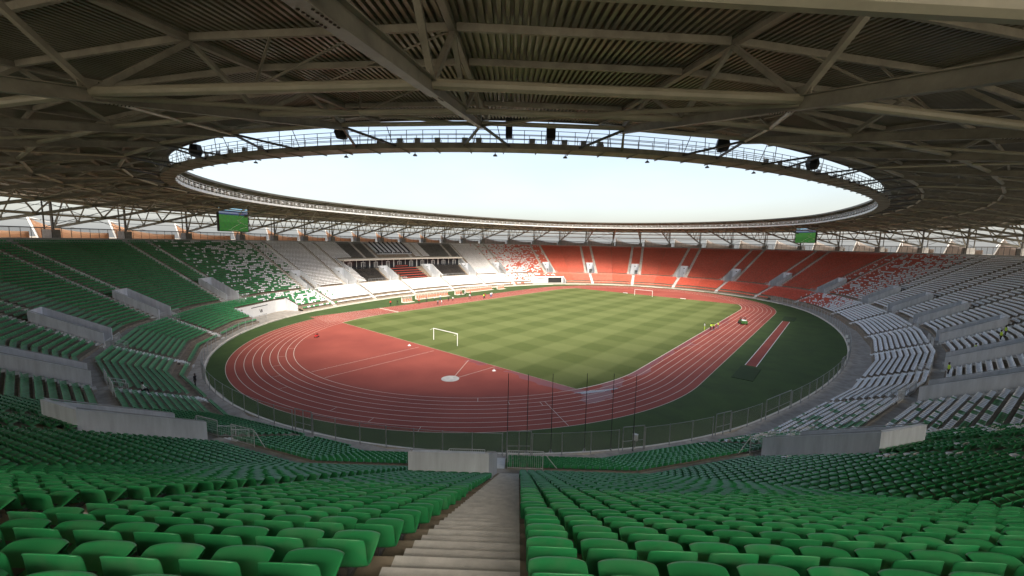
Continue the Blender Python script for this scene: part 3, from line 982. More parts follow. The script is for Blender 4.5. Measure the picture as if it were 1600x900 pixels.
NEAR = set(order[:300].tolist())

def numword(n):
    base = ['zeroth', 'first', 'second', 'third', 'fourth', 'fifth', 'sixth', 'seventh', 'eighth', 'ninth', 'tenth', 'eleventh', 'twelfth', 'thirteenth',
            'fourteenth', 'fifteenth', 'sixteenth', 'seventeenth', 'eighteenth', 'nineteenth', 'twentieth']
    if n < len(base): return base[n]
    tens = {2: 'twenty', 3: 'thirty', 4: 'forty', 5: 'fifty'}[n // 10]
    return tens + '-' + base[n % 10] if n % 10 else {30: 'thirtieth', 40: 'fortieth'}.get(n, tens)
seat_protos = {}
VC = -51.95
nV = outward(VC); tV = Vector((-nV.y, nV.x)); cV = Q(30, VC) + tV * (VOMW / 2 + .2 + STAIR_W / 2)
near_list = [(i, (Vector((SEATS[i][0], SEATS[i][1])) - cV).dot(tV)) for i in NEAR]
rows_present = sorted({SEATS[i][6] for i in NEAR}, reverse=True)
for r in rows_present:
    for side, name_side in ((1, 'right'), (-1, 'left')):
        L = sorted([(abs(x), i) for i, x in near_list if SEATS[i][6] == r and x * side > 0])
        for k, (x, i) in enumerate(L):
            px, py, z, rz, colour = SEATS[i][:5]
            if colour not in seat_protos:
                root = thing('stadium_seat', (0, 0, 0), None, 'seat')
                sh = link('seat_shell', shell(colour)); sh.parent = root
                br = link('bracket', BRACKET); br.parent = root
                seat_protos[colour] = root; o = root
            else:
                o = copy_tree(seat_protos[colour])
            o.location = (px, py, z); o.rotation_euler = (0, 0, rz + (random.random() - .5) * .03)
            rowno = rows_present.index(r) + 1
            tag(o, '%s plastic seat, %s %s of the concrete stairs, %s row up from the photo bottom' % (colour, numword(k + 1), name_side, numword(rowno)),
                'seat', 'plastic seats in the nearest rows')

def bulk(colour, idx, name, label, near):
    prof, nu = ((PROF_MID, 5) if near else (PROF_FAR, 3))
    V, F = seat_surface(nu, prof); F = np.array(F)
    if colour in ('black', 'grey'): V = V * np.array([1.16, 1.5, 1.0])
    n = len(idx)
    px = np.array([SEATS[i][0] for i in idx]); py = np.array([SEATS[i][1] for i in idx]); pz = np.array([SEATS[i][2] for i in idx])
    rz = np.array([SEATS[i][3] for i in idx]) + rng.normal(0, .012, n)
    cs, sn = np.cos(rz), np.sin(rz)
    X = V[None, :, 0] * cs[:, None] - V[None, :, 1] * sn[:, None] + px[:, None]
    Y = V[None, :, 0] * sn[:, None] + V[None, :, 1] * cs[:, None] + py[:, None]
    Z = np.broadcast_to(V[None, :, 2], X.shape) + pz[:, None]
    co = np.stack([X, Y, Z], -1).reshape(-1, 3)
    fc = (F[None] + (np.arange(n) * len(V))[:, None, None]).reshape(-1, 4)
    return co, fc
def bulk_object(colour, label):
    ids = [i for i in range(len(SEATS)) if SEATS[i][4] == colour and i not in NEAR]
    nearer = [i for i in ids if dist[i] < 48]; far = [i for i in ids if dist[i] >= 48]
    parts = [bulk(colour, q, None, None, nr) for q, nr in ((nearer, True), (far, False)) if q]
    co = np.concatenate([p[0] for p in parts])
    base = np.cumsum([0] + [len(p[0]) for p in parts[:-1]])
    fc = np.concatenate([p[1] + b_ for p, b_ in zip(parts, base)])
    me = bpy.data.meshes.new('seats')
    me.vertices.add(len(co)); me.vertices.foreach_set('co', co.ravel().astype(np.float32))
    me.loops.add(fc.size); me.loops.foreach_set('vertex_index', fc.ravel().astype(np.int32))
    me.polygons.add(len(fc)); me.polygons.foreach_set('loop_start', (np.arange(len(fc)) * 4).astype(np.int32))
    try: me.polygons.foreach_set('loop_total', np.full(len(fc), 4, np.int32))
    except Exception: pass
    me.polygons.foreach_set('use_smooth', np.ones(len(fc), bool))
    me.update(calc_edges=True); me.validate()
    me.materials.append(M_('seat_' + colour))
    o = link(colour + '_seats', me)
    tag(o, label, 'seats', None, 'stuff')
bulk_object('green', 'thousands of green plastic seats filling the near and left stands')
bulk_object('white', 'thousands of white plastic seats in the main and right stands')
bulk_object('red', 'thousands of red plastic seats filling the far end stand')
bulk_object('black', 'dark black seats in two blocks below the glazed lounge')
bulk_object('grey', 'grey seats either side of the press desks high in the main stand')

# sofas below the lounge: black bases with red cushions
rows = 0
for j in range(0, 11, 2):
    o0 = UP_O + UP_T * j; z = UP_Z + UP_R * j
    a, c = 178.9 + .05 * j, 183.0 + .05 * j
    if j == 10: a, c = 180.4, 182.4
    t_ = thing('sofa_row', (*Q(o0, 181), z), None, 'sofa', 'red and black sofa rows below the lounge')
    ords = ['front', 'second', 'third', 'fourth', 'fifth', 'topmost short'][j // 2]
    t_['label'] = ords + ' row of black sofas with red cushions below the glazed lounge'
    for nm, oa, ob, za, zb, mt in (('sofa_base', .1, .8, 0.005, .42, 'seat_black'), ('cushion', .12, .62, .422, .55, 'seat_red'), ('backrest', .802, 1.05, 0.45, 1.0, 'seat_black')):
        b = MB(); ph = arange_phi(a, c)
        for i in range(len(ph) - 1):
            p, q = ph[i], ph[i + 1]
            b.hexa([Q(o0 + oa, p, z + za), Q(o0 + oa, q, z + za), Q(o0 + ob, q, z + za), Q(o0 + ob, p, z + za), Q(o0 + oa, p, z + zb), Q(o0 + oa, q, z + zb), Q(o0 + ob, q, z + zb), Q(o0 + ob, p, z + zb)])
        b.build(nm, mt, t_)

# ------------------------------------------------------------------ roof
roof = thing('stadium_roof', (0, 0, 0), 'oval cantilever steel roof of trusses and corrugated sheet ringing the open sky', 'roof')
def PR(o, phi, z=None):                         # the roof ring is a little longer than the bowl at its two side ends
    p = p180(phi)
    d = 1.6 * (math.exp(-((p + 103) / 22) ** 2) + math.exp(-((p + 2) / 12) ** 2)) * min(1.0, max(0.0, 1 - (o - 1.5) / 8))
    return P(o + d, phi, z)
TRUSS = [-51.8 + 9.4 * k for k in range(-11, 4)] + [3.4 * k for k in range(-5, 6)] + [90.5 + 9.2 * k for k in range(-7, 8)] + [180 + 3.4 * k for k in range(-5, 6)]
TRUSS = sorted(p180(t) for t in TRUSS)
def zb_(o): return 29.14 - 0.2035 * (o - 6.8)     # bottom chord axis
def zt_(o): return 31.0 - 0.071 * (o - 2.0)       # top chord axis
BN = [6.8, 14.6, 22.6, 31.3, 36.6, 41.4]
TN = [2.0, 10.7, 18.6, 26.5, 34.0, 39.2]
near_tr = [-51.8, -61.2, -42.4, -33.0, -70.6]
for ph in TRUSS:
    tr = bpy.data.objects.new('roof_truss', None); COL.objects.link(tr); tr.parent = roof
    detail = any(abs(ph - q) < .5 for q in near_tr)
    b = MB(); b.ibeam(PR(6.5, ph, zb_(6.5)), PR(41.6, ph, zb_(41.6)), .34, .5, .04, .05); b.build('bottom_chord', 'steel', tr)
    b = MB(); b.ibeam(PR(1.2, ph, zt_(1.2)), PR(44.3, ph, zt_(44.3)), .30, .34, .035, .05); b.build('top_chord', 'steel', tr)
    seq = []
    for i in range(len(BN)):
        seq.append((TN[i], BN[i]))
        if i + 1 < len(TN): seq.append((TN[i + 1], BN[i]))
    for (a, c) in seq:
        pa, pc = PR(a, ph, zt_(a) - .15), PR(c, ph, zb_(c) + .18)
        b = MB()
        if c > 36: b.bar(pa, pc, .16, .16)
        else: b.bar(pa, pc, .22, .2)
        b.build('brace', 'steel', tr)
    # gusset plates with bolts at the lower nodes
    b = MB(); n = Vector((math.cos(math.radians(ph)), math.sin(math.radians(ph)))); t = Vector((-n.y, n.x))
    for c in BN[:5]:
        p = PR(c, ph); zc = zb_(c) + .30
        a0 = Vector((p.x, p.y, zc)); nn = Vector((n.x, n.y, -.2)).normalized()
        b.bar(a0 - nn * .45, a0 + nn * .45, .035, .55)
        if detail:
            for sx_ in (-.32, -.22, .22, .32):
                for dz in (-.02, .09, .19):
                    q = a0 + nn * sx_ + Vector((0, 0, dz))
                    b.bar(q - Vector((t.x, t.y, 0)) * .04, q + Vector((t.x, t.y, 0)) * .04, .035, .035, 1)
            q0 = Vector((p.x, p.y, zb_(c) - .225)); 
            if c > 20:
                so_ = nn * (-.9)
                b.bar(q0 + so_ - nn * .5, q0 + so_ + nn * .5, .32, .025, 0)
                for k in range(7):
                    for sd_ in (-.11, .11):
                        q = q0 + so_ + nn * (-.42 + .14 * k) + Vector((t.x, t.y, 0)) * sd_
                        b.bar(q - Vector((0, 0, .045)), q, .04, .04, 1, up=(1, 0, 0))
    b.build('gusset', ['steel', 'rust_bolt'], tr)
# ring tubes joining the lower nodes, purlins joining the top chords
tl = TRUSS + [TRUSS[0]]
for c, r in ((BN[0], .16), (BN[1], .15), (BN[2], .19), (BN[3], .21)):
    b = MB(); pts = [PR(c, q, zb_(c) + .12) for q in TRUSS]
    b.path(pts, r, 10, closed=True); b.build('ring_tube', 'tube_paint', roof, smooth=False)
for c in (3.4, 6.6, 10.7, 14.7, 18.7, 22.6, 26.5, 30.5, 34.4, 38.5, 43.5):
    b = MB(); pts = [PR(c, q, zt_(c) + .03) for q in TRUSS]
    for i in range(len(pts)):
        a, d_ = pts[i], pts[(i + 1) % len(pts)]; e = (d_ - a).normalized() * .19
        b.bar(a + e, d_ - e, .16, .32 if c > 5 else .14)
    b.build('purlin', 'steel', roof)
# diagonal bracing in the lower plane
b = MB()
for i in range(len(TRUSS)):
    a, c = TRUSS[i], TRUSS[(i + 1) % len(TRUSS)]
    if c < a: c += 360
    m_ = (a + c) / 2
    p0, p1, p2 = PR(BN[2], a, zb_(BN[2]) - .05), PR(BN[1], m_, zb_(BN[1]) + .1), PR(BN[0], c, zb_(BN[0]) - .05)
    q = (PR(BN[1], a, zb_(BN[1]) + .1) + PR(BN[1], c, zb_(BN[1]) + .1)) / 2
    if i % 2 == 0:
        b.tube(p0, q, .10, 8); b.tube(q, p2, .10, 8)
    else:
        p0, p2 = PR(BN[2], c, zb_(BN[2]) - .05), PR(BN[0], a, zb_(BN[0]) - .05)
        b.tube(p0, q, .10, 8); b.tube(q, p2, .10, 8)
b.build('lower_bracing', 'tube_paint', roof)
b = MB()
for i in range(len(TRUSS)):
    a, c = TRUSS[i], TRUSS[(i + 1) % len(TRUSS)]
    if c < a: c += 360
    for (o0, o1_) in ((10.7, 18.6), (26.5, 34.0)):
        if i % 3 == 1: b.tube(PR(o0, a, zt_(o0) - .05), PR(o1_, c, zt_(o1_) - .05), .05, 6)
    # props from the ring tube up to the next purlins
    for (c0, z0, c1) in ((BN[2], .1, 18.7), (BN[1], .1, 10.7)):
        q = (PR(c0, a, zb_(c0) + .12) + PR(c0, c, zb_(c0) + .12)) / 2
        for f in (.33, .67):
            u = PR(c1, a, zt_(c1) - .1).lerp(PR(c1, c, zt_(c1) - .1), f)
            if i % 2 == 0: b.tube(q, u, .055, 6)
b.build('upper_bracing', 'steel', roof)
# corrugated sheet: real trapezoid ribs running outwards
def sheet():
    os_ = [1.1, 12, 23, 34, 44.6]
    angs = []
    a = -180.0
    while a < 180 - 1e-6:
        pitch = .36 / arc_m(20, a)
        angs.append((a, pitch)); a += pitch
    V = []; F = []
    secs = []
    for a, pt_ in angs:
        for fr, up in ((0, 0), (.46, 0), (.54, 1), (.92, 1)):
            secs.append((a + fr * pt_, up))
    for a, up in secs:
        for o in os_:
            V.append(PR(o, a, zt_(o) + .20 + up * .19))
    n = len(os_); k = len(secs)
    for i in range(k):
        j = (i + 1) % k
        for q in range(n - 1):
            F.append((i * n + q, j * n + q, j * n + q + 1, i * n + q + 1))
    me = bpy.data.meshes.new('roof_sheet'); me.from_pydata([tuple(v) for v in V], [], F); me.materials.append(M_('roof_steel_sheet'))
    link('roof_sheet', me, roof)
sheet()
b = MB()
ph = list(np.arange(-180, 180, 1.5))
b.sweep(ph, lambda i: [PR(.9, ph[i], 31.15), PR(1.1, ph[i], 31.15), PR(1.1, ph[i], 31.55), PR(.9, ph[i], 31.55)], closed=True)
b.build('inner_fascia', 'steel_dark', roof)
b = MB()
b.sweep(ph, lambda i: [PR(44.6, ph[i], zt_(44.6) - .1), PR(44.9, ph[i], zt_(44.6) - .1), PR(44.9, ph[i], zt_(44.6) + .5), PR(44.6, ph[i], zt_(44.6) + .5)], closed=True)
b.build('gutter', 'steel_dark', roof)
# columns on concrete plinths behind the top walkway
for ph_ in TRUSS:
    n = Vector((math.cos(math.radians(ph_)), math.sin(math.radians(ph_)))); rz = math.atan2(n.y, n.x)
    cb = bpy.data.objects.new('roof_column', None); COL.objects.link(cb); cb.parent = roof
    p = PR(42.3, ph_); b = MB()
    wd = 2.0
    b.box((p.x, p.y, (TOP_Z + 21.6) / 2), (wd, 1.9, 21.6 - TOP_Z), rz); b.build('plinth', 'concrete_plinth', cb)
    b = MB()
    b.ibeam(PR(41.9, ph_, 21.6), PR(41.9, ph_, 28.0), .4, .4, .04, .05)
    b.bar(PR(41.9, ph_, 21.6), PR(41.9, ph_, 28.05), .30, .38, up=(n.x, n.y, 0))
    b.tube(PR(43.6, ph_, 21.0), PR(43.6, ph_, 28.0), .14, 8)
    b.build('post', 'steel_dark', cb)
    b = MB()
    b.bar(PR(41.9, ph_, 21.9), PR(39.0, ph_, zt_(39) - .1), .16, .16); b.build('strut', 'steel_dark', cb)
for z in (21.95, 23.6, 25.2, 26.8):
    b = MB(); b.path([PR(43.9, q, z) for q in TRUSS], (.055 if z > 22 else .12), 6, closed=True); b.build('girt', 'steel_dark', roof)
# cross cables in the outer ring
b = MB()
for i in range(len(TRUSS)):
    a, c = TRUSS[i], TRUSS[(i + 1) % len(TRUSS)]
    if c < a: c += 360
    b.tube(PR(41.5, a, 22), PR(30.5, (a + c) / 2, zt_(30.5) - .2), .04, 5)
    b.tube(PR(41.5, c, 22), PR(30.5, (a + c) / 2, zt_(30.5) - .2), .04, 5)
    if i % 5 == 2:
        b.tube(PR(43.2, a, 22.2), PR(43.2, c, 27.6), .07, 5); b.tube(PR(43.2, c, 22.2), PR(43.2, a, 27.6), .07, 5)
b.build('outer_bracing', 'steel_dark', roof)

# ------------------------------------------------------------------ catwalk hung inside the roof edge
cat = thing('lighting_catwalk', (*PR(1.2, -51.8), 28.7), 'dark oval catwalk with railings hung below the inner roof edge', 'catwalk')
ph = list(np.arange(-180, 180, 1.5))
b = MB()
b.sweep(ph, lambda i: [PR(.35, ph[i], 28.62), PR(1.95, ph[i], 28.62), PR(1.95, ph[i], 28.74), PR(.35, ph[i], 28.74)], closed=True)
a_ = -180.0
while a_ < 180 - 1e-6:                            # cross bearers under the deck
    b.bar(PR(.1, a_, 28.57), PR(2.1, a_, 28.57), .07, .1); a_ += 2.9 / arc_m(1, a_)
b.build('deck', 'steel', cat)
for o in (.30, 1.95):
    b = MB(); b.sweep(ph, lambda i: [PR(o, ph[i], 28.60), PR(o + .06, ph[i], 28.60), PR(o + .06, ph[i], 29.05), PR(o, ph[i], 29.05)], closed=True); b.build('kick_plate', 'galvanised' if o < 1 else 'steel', cat)
def ring_steps(o, step):
    a = -180.0; out = []
    while a < 180 - 1e-6:
        out.append(a); a += step / arc_m(o, a)
    return out
for o in (.33, 1.98):
    b = MB()
    for z in (29.4, 29.75, 30.1): b.path([PR(o, q, z) for q in ph], .028, 5, closed=True)
    for a in ring_steps(o, 1.45): b.tube(PR(o, a, 29.05), PR(o, a, 30.1), .03, 5)
    b.build('railing', 'galvanised' if o < 1 else 'steel', cat)
for i, q in enumerate(TRUSS):
    b = MB()
    da = 1.9 / arc_m(1.2, q)
    for s in (-1, 1):
        b.bar(PR(6.8, q, zb_(6.8)), PR(1.9, q + s * da, 28.8), .16, .16)
        b.tube(PR(1.6, q + s * da * .4, 30.9), PR(1.1, q + s * da * .7, 28.7), .035, 5)
    b.build('hanger', 'steel_dark', cat)
# floodlights on the rail: one of each kind copied round
def floodlight_mesh():
    r = thing('floodlight', (0, 0, 0), None, 'floodlight')
    b = MB(); b.box((0, 0, .62), (.5, .24, .4)); o = b.build('lamp_housing', 'grey_metal', r)
    b = MB(); b.box((0, .132, .62), (.44, .02, .34)); b.build('lens', 'galvanised', r)
    b = MB(); b.box((-.34, 0, .32), (.03, .1, .6)); b.box((.34, 0, .32), (.03, .1, .6)); b.box((0, 0, .02), (.7, .1, .04)); b.build('yoke', 'steel_dark', r)
    return r
fl0 = floodlight_mesh(); first = True
def zone(phi):
    p = p180(phi)
    if -64 < p < -40: return 'near the camera, above the bottom stairs'
    if -130 < p <= -64: return 'above the left green seats'
    if -165 < p <= -130: return 'above the mixed green and white seats'
    if p <= -165 or p > 165: return 'above the glazed main stand'
    if 130 < p <= 165: return 'above the mixed white and red corner'
    if 40 < p <= 130: return 'above the far red stand'
    return 'above the right white stand'
fls = ring_steps(1, 2.45)
for a in fls:
    vispx = to_pixel(PR(.4, a, 29.4))
    if vispx is None or not (-30 < vispx[0] < 1630 and -30 < vispx[1] < 930): continue
    if -75 < p180(a) < -25: continue
    if hsh(a, 3) < .08: continue
    o = fl0 if first else copy_tree(fl0); first = False
    p = PR(.62, a); n = outward(a)
    o.location = (p.x, p.y, 29.05); o.rotation_euler = (0, 0, math.atan2(n.y, n.x) + math.pi / 2)
    z_ = zone(a)
    tag(o, 'small floodlight in the row on the catwalk ' + z_, 'floodlight', 'floodlights on the catwalk ' + z_)
# near floodlights, seen from behind as low dark boxes
def pend(o, phi): return PR(o, phi)
k = 0
for phi in (-61.5, -59.6, -58.0, -56.2, -53.8, -52.6, -48.0, -46.5, -45.2, -43.5, -42.0):
    o = copy_tree(fl0); p = PR(.62, phi); n = outward(phi)
    o.location = (p.x, p.y, 28.95); o.rotation_euler = (0, 0, math.atan2(n.y, n.x) + math.pi / 2)
    k += 1
    tag(o, '%s low floodlight from the left along the near catwalk' % numword(k), 'floodlight', 'floodlights on the near catwalk')
# loudspeaker clusters hung above the catwalk
for (o_, phi, z, w_, h_, lb) in ((2.6, -63.9, 29.9, 1.0, 1.0, 'black loudspeaker cluster left of the central truss over the near catwalk'),
                          (2.6, -46.7, 29.9, .75, 1.15, 'black loudspeaker box right of the central truss over the near catwalk'),
                          (2.6, -31.2, 29.9, 1.0, 1.1, 'black angled loudspeaker cluster over the right near catwalk'),
                          (2.6, -50.0, 30.1, .55, 1.5, 'tall dark equipment cabinet beside the central truss on the catwalk'),
                          (2.6, -82.5, 29.6, 1.0, 1.2, 'black loudspeaker cluster at the left end of the near catwalk'),
                          (2.6, -18.5, 29.6, 1.0, 1.2, 'black loudspeaker cluster at the right end of the near catwalk')):
    p = PR(o_, phi); n = outward(phi); rz = math.atan2(n.y, n.x) + math.pi / 2
    t_ = thing('loudspeaker', (p.x, p.y, z), lb, 'loudspeaker', rz=0)
    b = MB()
    if w_ > .8:
        i0 = len(b.v); ring = []
        for zz, rr in ((-h_ / 2, .75), (-.05, 1.05), (h_ / 2, .8)):
            for kx in range(6):
                tt = math.pi / 3 * kx + rz; b.v.append((p.x + w_ * .62 * rr * math.cos(tt), p.y + w_ * .62 * rr * math.sin(tt), z + zz))
        for lvl in range(2):
            for kx in range(6):
                b.f.append((i0 + lvl * 6 + kx, i0 + lvl * 6 + (kx + 1) % 6, i0 + lvl * 6 + 6 + (kx + 1) % 6, i0 + lvl * 6 + 6 + kx)); b.mi.append(0)
        b.f.append(tuple(i0 + kx for kx in range(6))[::-1]); b.f.append(tuple(i0 + 12 + kx for kx in range(6))); b.mi += [0, 0]
    else: b.box((p.x, p.y, z), (w_, .6, h_), rz)
    b.build('cabinet', 'black_paint', t_)
    b = MB(); t = Vector((-n.y, n.x))
    for s in (-.3, .3):
        q = p + t * s * w_; b.tube((q.x, q.y, z + h_ / 2), (q.x, q.y, zt_(2.6) - .05), .03, 5)
    b.build('hanging_frame', 'steel_dark', t_)
# small lamps below the deck
for phi, lb in ((-76.5, 'leftmost'), (-65.2, 'second'), (-58.4, 'third'), (-51.2, 'fourth'), (-45.0, 'fifth'), (-37.2, 'sixth'), (-30.5, 'seventh'), (-24, 'rightmost')):
    p = PR(.2, phi); n = outward(phi)
    t_ = thing('hanging_lamp', (p.x, p.y, 28.4), lb + ' small dark lamp along the underside of the near catwalk', 'lamp', 'small lamps below the near catwalk')
    b = MB(); b.tube((p.x, p.y, 28.6), (p.x, p.y, 28.42), .04, 6); b.build('stem', 'black_paint', t_)
    b = MB(); b.tube((p.x, p.y, 28.32), (p.x, p.y, 28.46), .22, 10, r2=.12); b.build('lamp_head', 'black_paint', t_)

# video screens below the roof
def screen(phi0, phi1, o, z0, z1, label):
    pm = P(o, (phi0 + phi1) / 2); a, c = P(o, phi0), P(o, phi1); t = (c - a).normalized(); n = Vector((t.y, -t.x))
    if n.dot(pm) > 0: n = -n                      # towards the field
    L = (c - a).length; rz = math.atan2(t.y, t.x)
    r = thing('video_screen', (pm.x, pm.y, z0), label, 'screen')
    def part(name, c3, size, m, tilt=0.0):
        b = MB(); b.box((0, 0, 0), size); o_ = b.build(name, m)
        o_.parent = r; o_.location = c3; return o_
    r.rotation_euler = (0, 0, rz if n.dot(Vector((-t.y, t.x))) < 0 else rz + math.pi)
    H = z1 - z0
    part('casing', (0, .25, H / 2), (L + .3, .4, H + .3), 'black_paint')
    part('display', (0, .03, H / 2), (L, .03, H), 'screen_image')
    b = MB()
    for (x0, z0_, x1, z1_) in ((-.1, .12, .25, .38), (.25, .38, .49, .27), (.25, .38, .12, .46), (.12, .46, .30, .62), (.18, .10, .48, .22), (-.2, .06, .12, .0 + .02)):
        b.bar((x0 * L, 0, z0_ * H), (x1 * L, 0, z1_ * H), .01, .08)
    o_ = b.build('screen_lines', 'white_line'); o_.parent = r
    b = MB(); b.box((.26 * L, .0, .79 * H), (.18 * L, .012, .035 * H)); b.box((.42 * L, 0, .76 * H), (.12 * L, .012, .05 * H), m=1); o_ = b.build('screen_banners', ['cloth_red', 'cloth_blue']); o_.parent = r
    b = MB()
    for s in (-1, 1): b.box((s * (L / 2 + .5), .2, H / 2 + 1.0), (.14, .14, H + 2.2))
    b.box((0, .3, H + .9), (L + 1, .12, .12)); o_ = b.build('hanger', 'steel_dark'); o_.parent = r
    return r
screen(-149.5, -156.0, 20, 22.3, 28.5, 'big screen showing a green pitch, hung above the mixed green seats')
screen(54.6, 48.3, 20, 22.8, 28.4, 'big screen in shadow hung above the far red seats')

# ------------------------------------------------------------------ fences
pf = thing('perimeter_fence', (*P(.35, -60), WALK_Z), 'grey mesh fence on posts along the turf in front of the near seats', 'fence')
FH = 2.3
a0, a1 = -141.0, 47.0
fps = []
a = a0
while a < a1:
    fps.append(a); a += 2.9 / arc_m(.5, a)
gates = [-99.5, -73.2, -49.8, -39.0, -27.5, -20, -8]
gate_ids = {min(range(len(fps) - 1), key=lambda i: abs(fps[i] - g)) for g in gates}
b2 = MB()
for i, a in enumerate(fps):
    b = MB(); b.tube(P(.55, a, WALK_Z), P(.55, a, WALK_Z + FH), .045, 6); b.build('post', 'grey_metal', pf)
    if i + 1 < len(fps):
        c = fps[i + 1]
        b2.face([P(.55, a, WALK_Z + .08), P(.55, c, WALK_Z + .08), P(.55, c, WALK_Z + FH - .05), P(.55, a, WALK_Z + FH - .05)])
        if i not in gate_ids:
            br_ = MB(); br_.tube(P(.55, a, WALK_Z + FH - .05), P(.55, c, WALK_Z + FH - .05), .022, 5)
            br_.build('rail', 'grey_metal', pf)
        else:
            g = MB(); m0, m1 = a + (c - a) * .15, a + (c - a) * .95
            for q in (m0, (m0 + m1) / 2, m1): g.tube(P(.55, q, WALK_Z), P(.55, q, WALK_Z + FH + .18), .05, 6)
            g.tube(P(.55, m0, WALK_Z + FH + .18), P(.55, m1, WALK_Z + FH + .18), .05, 6); g.tube(P(.55, m0, WALK_Z + 1.0), P(.55, m1, WALK_Z + 1.0), .025, 5)
            g.build('gate', 'grey_metal', pf)
b2.build('mesh_panel', 'wire_mesh', pf, fix=False)
# parapet fence round the top
pp = thing('parapet_fence', (*P(41.15, 90), 19.78), 'dark wire fence on posts along the top parapet behind the last row', 'fence')
posts = ring_steps(41.2, 2.05)
cand = []
for a in posts:
    q = to_pixel(P(41.15, a, 20.5))
    if q and -20 < q[0] < 1620: cand.append((q[2], a))
cand.sort()
rest = MB()
for k, (dd, a) in enumerate(cand):
    if k < 100:
        b = MB(); b.tube(P(41.15, a, 19.78), P(41.15, a, 21.85), .05, 5); b.build('post', 'steel_dark', pp)
    else: rest.tube(P(41.15, a, 19.78), P(41.15, a, 21.85), .05, 5)
ro_ = rest.build('distant_posts', 'steel_dark', pp); ro_['kind'] = 'stuff'
b = MB(); fa = sorted(FAC)
for i in range(len(fa)):
    a, c = fa[i], fa[(i + 1) % len(fa)]
    b.face([P(41.15, a, 19.8), P(41.15, c, 19.8), P(41.15, c, 21.7), P(41.15, a, 21.7)])
b.build('mesh_panel', 'wire_mesh_dark', pp, fix=False)
b = MB()
for z in (21.7,): b.path([P(41.15, q, z) for q in fa], .02, 4, closed=True)
b.build('rail', 'steel_dark', pp)

# fabric sails of the facade, one per bay
def sail(phi, dphi, label):
    r = thing('facade_sail', (*P(47, phi), 19), label, 'sail', 'fabric sails behind the top walkway')
    n = 12; m_ = 5; pts = []
    for i in range(n + 1):
        u = i / n
        zt = 24.4 - 3.5 * u ** .6 - .6 * math.sin(math.pi * u) + .2 * u ** 4
        for j in range(m_ + 1):
            v = j / m_
            o = 46.3 + (2.8 * (1 - u) ** 1.2) * v + .5 * math.sin(math.pi * u) * v
            pts.append(P(o, phi - dphi * u, 17.0 + (zt - 17.0) * v))
    me = bpy.data.meshes.new('membrane'); F = []
    for i in range(n):
        for j in range(m_):
            q = i * (m_ + 1) + j; F.append((q, q + 1, q + m_ + 2, q + m_ + 1))
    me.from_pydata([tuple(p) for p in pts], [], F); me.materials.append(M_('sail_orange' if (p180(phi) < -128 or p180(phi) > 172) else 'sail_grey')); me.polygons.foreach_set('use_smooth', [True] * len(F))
    o_ = link('membrane', me, r); s = o_.modifiers.new('s', 'SOLIDIFY'); s.thickness = .04
    b = MB(); b.bar(P(46.2, phi + .02, 17), P(49.0, phi + .02, 24.4), .14, .4); b.build('edge_frame', 'white_paint', r)
    b = MB(); b.tube(P(49.0, phi, 24.3), P(44, phi - dphi * .35, 22.0), .07, 5); b.build('stay', 'white_paint', r)
for i, q in enumerate(TRUSS):
    c = TRUSS[(i - 1) % len(TRUSS)]
    if c > q: c -= 360
    px = to_pixel(P(47, q - (q - c) * .5, 22))
    if px is None or not (-120 < px[0] < 1720): continue
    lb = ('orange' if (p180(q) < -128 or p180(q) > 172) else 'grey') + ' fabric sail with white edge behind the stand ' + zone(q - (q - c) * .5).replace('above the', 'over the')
    dph = q - c
    sail(q - dph * .12, dph * .85, lb)

# tall black poles by the near fence
for k, (x, y) in enumerate(((37.4, -76.6), (38.9, -75.4), (40.6, -73.7), (43.0, -71.3), (45.0, -69.6), (46.7, -68.2))):
    t_ = thing('tall_pole', (x, y, 0), ['leftmost tall black pole', 'second tall black pole from the left', 'third tall black pole from the left', 'fourth tall black pole from the left', 'fifth tall black pole from the left', 'rightmost tall black pole'][k] + ' standing at the near fence', 'pole', 'tall black poles at the near fence')
    b = MB(); b.tube((x, y, 0), (x, y, 8.15), .036, 8, r2=.028); b.build('shaft', 'black_paint', t_)
    b = MB(); b.box((x, y, .03), (.5, .5, .06)); b.tube((x - .2, y, .06), (x, y, .5), .03, 5); b.tube((x + .2, y, .06), (x, y, .5), .03, 5); b.build('foot', 'grey_metal', t_)

# ------------------------------------------------------------------ field furniture
def goal(y, s, label):
    r = thing('goal', (-.1, y, 0), label, 'goal')
    for x in (-3.66, 3.66):
        b = MB(); b.tube((-.1 + x, y, 0.0), (-.1 + x, y, 2.44), .075, 10); b.build('post', 'white_paint', r)
    b = MB(); b.tube((-3.835, y, 2.44), (3.635, y, 2.44), .075, 10); b.build('crossbar', 'white_paint', r)
    b = MB()
    for x in (-3.66, 3.66): b.tube((-.1 + x, y, 2.4), (-.1 + x, y + s * .9, 2.3), .02, 5)
    b.build('net_arm', 'white_paint', r)
goal(-52.1, -1, 'white goal without a net on the near side of the grass')
goal(52.9, 1, 'white goal without a net at the far end before red seats')
for x, y, sz, lb in ((-9.5, 56.9, (1.9, .5, .12), 'white board lying on the track left of the far goal'), (14.2, 57.0, (2.0, .5, .12), 'white board lying on the track right of the far goal')):
    b = MB(); b.box((x, y, .08), sz); tag(b.build('board', 'white_paint'), lb, 'board')
for x, y, lb in ((-3.4, -58.5, 'small white ball marker near the runway lines on red ground'), (19.3, -58.6, 'small white marker beside the sector line on red ground')):
    r = thing('marker', (x, y, 0), lb, 'marker'); b = MB(); b.tube((x, y, 0.01), (x, y, .12), .32, 12, r2=.22); b.build('base', 'white_paint', r); b = MB(); b.tube((x, y, .12), (x, y, .3), .08, 8); b.build('knob', 'white_paint', r)

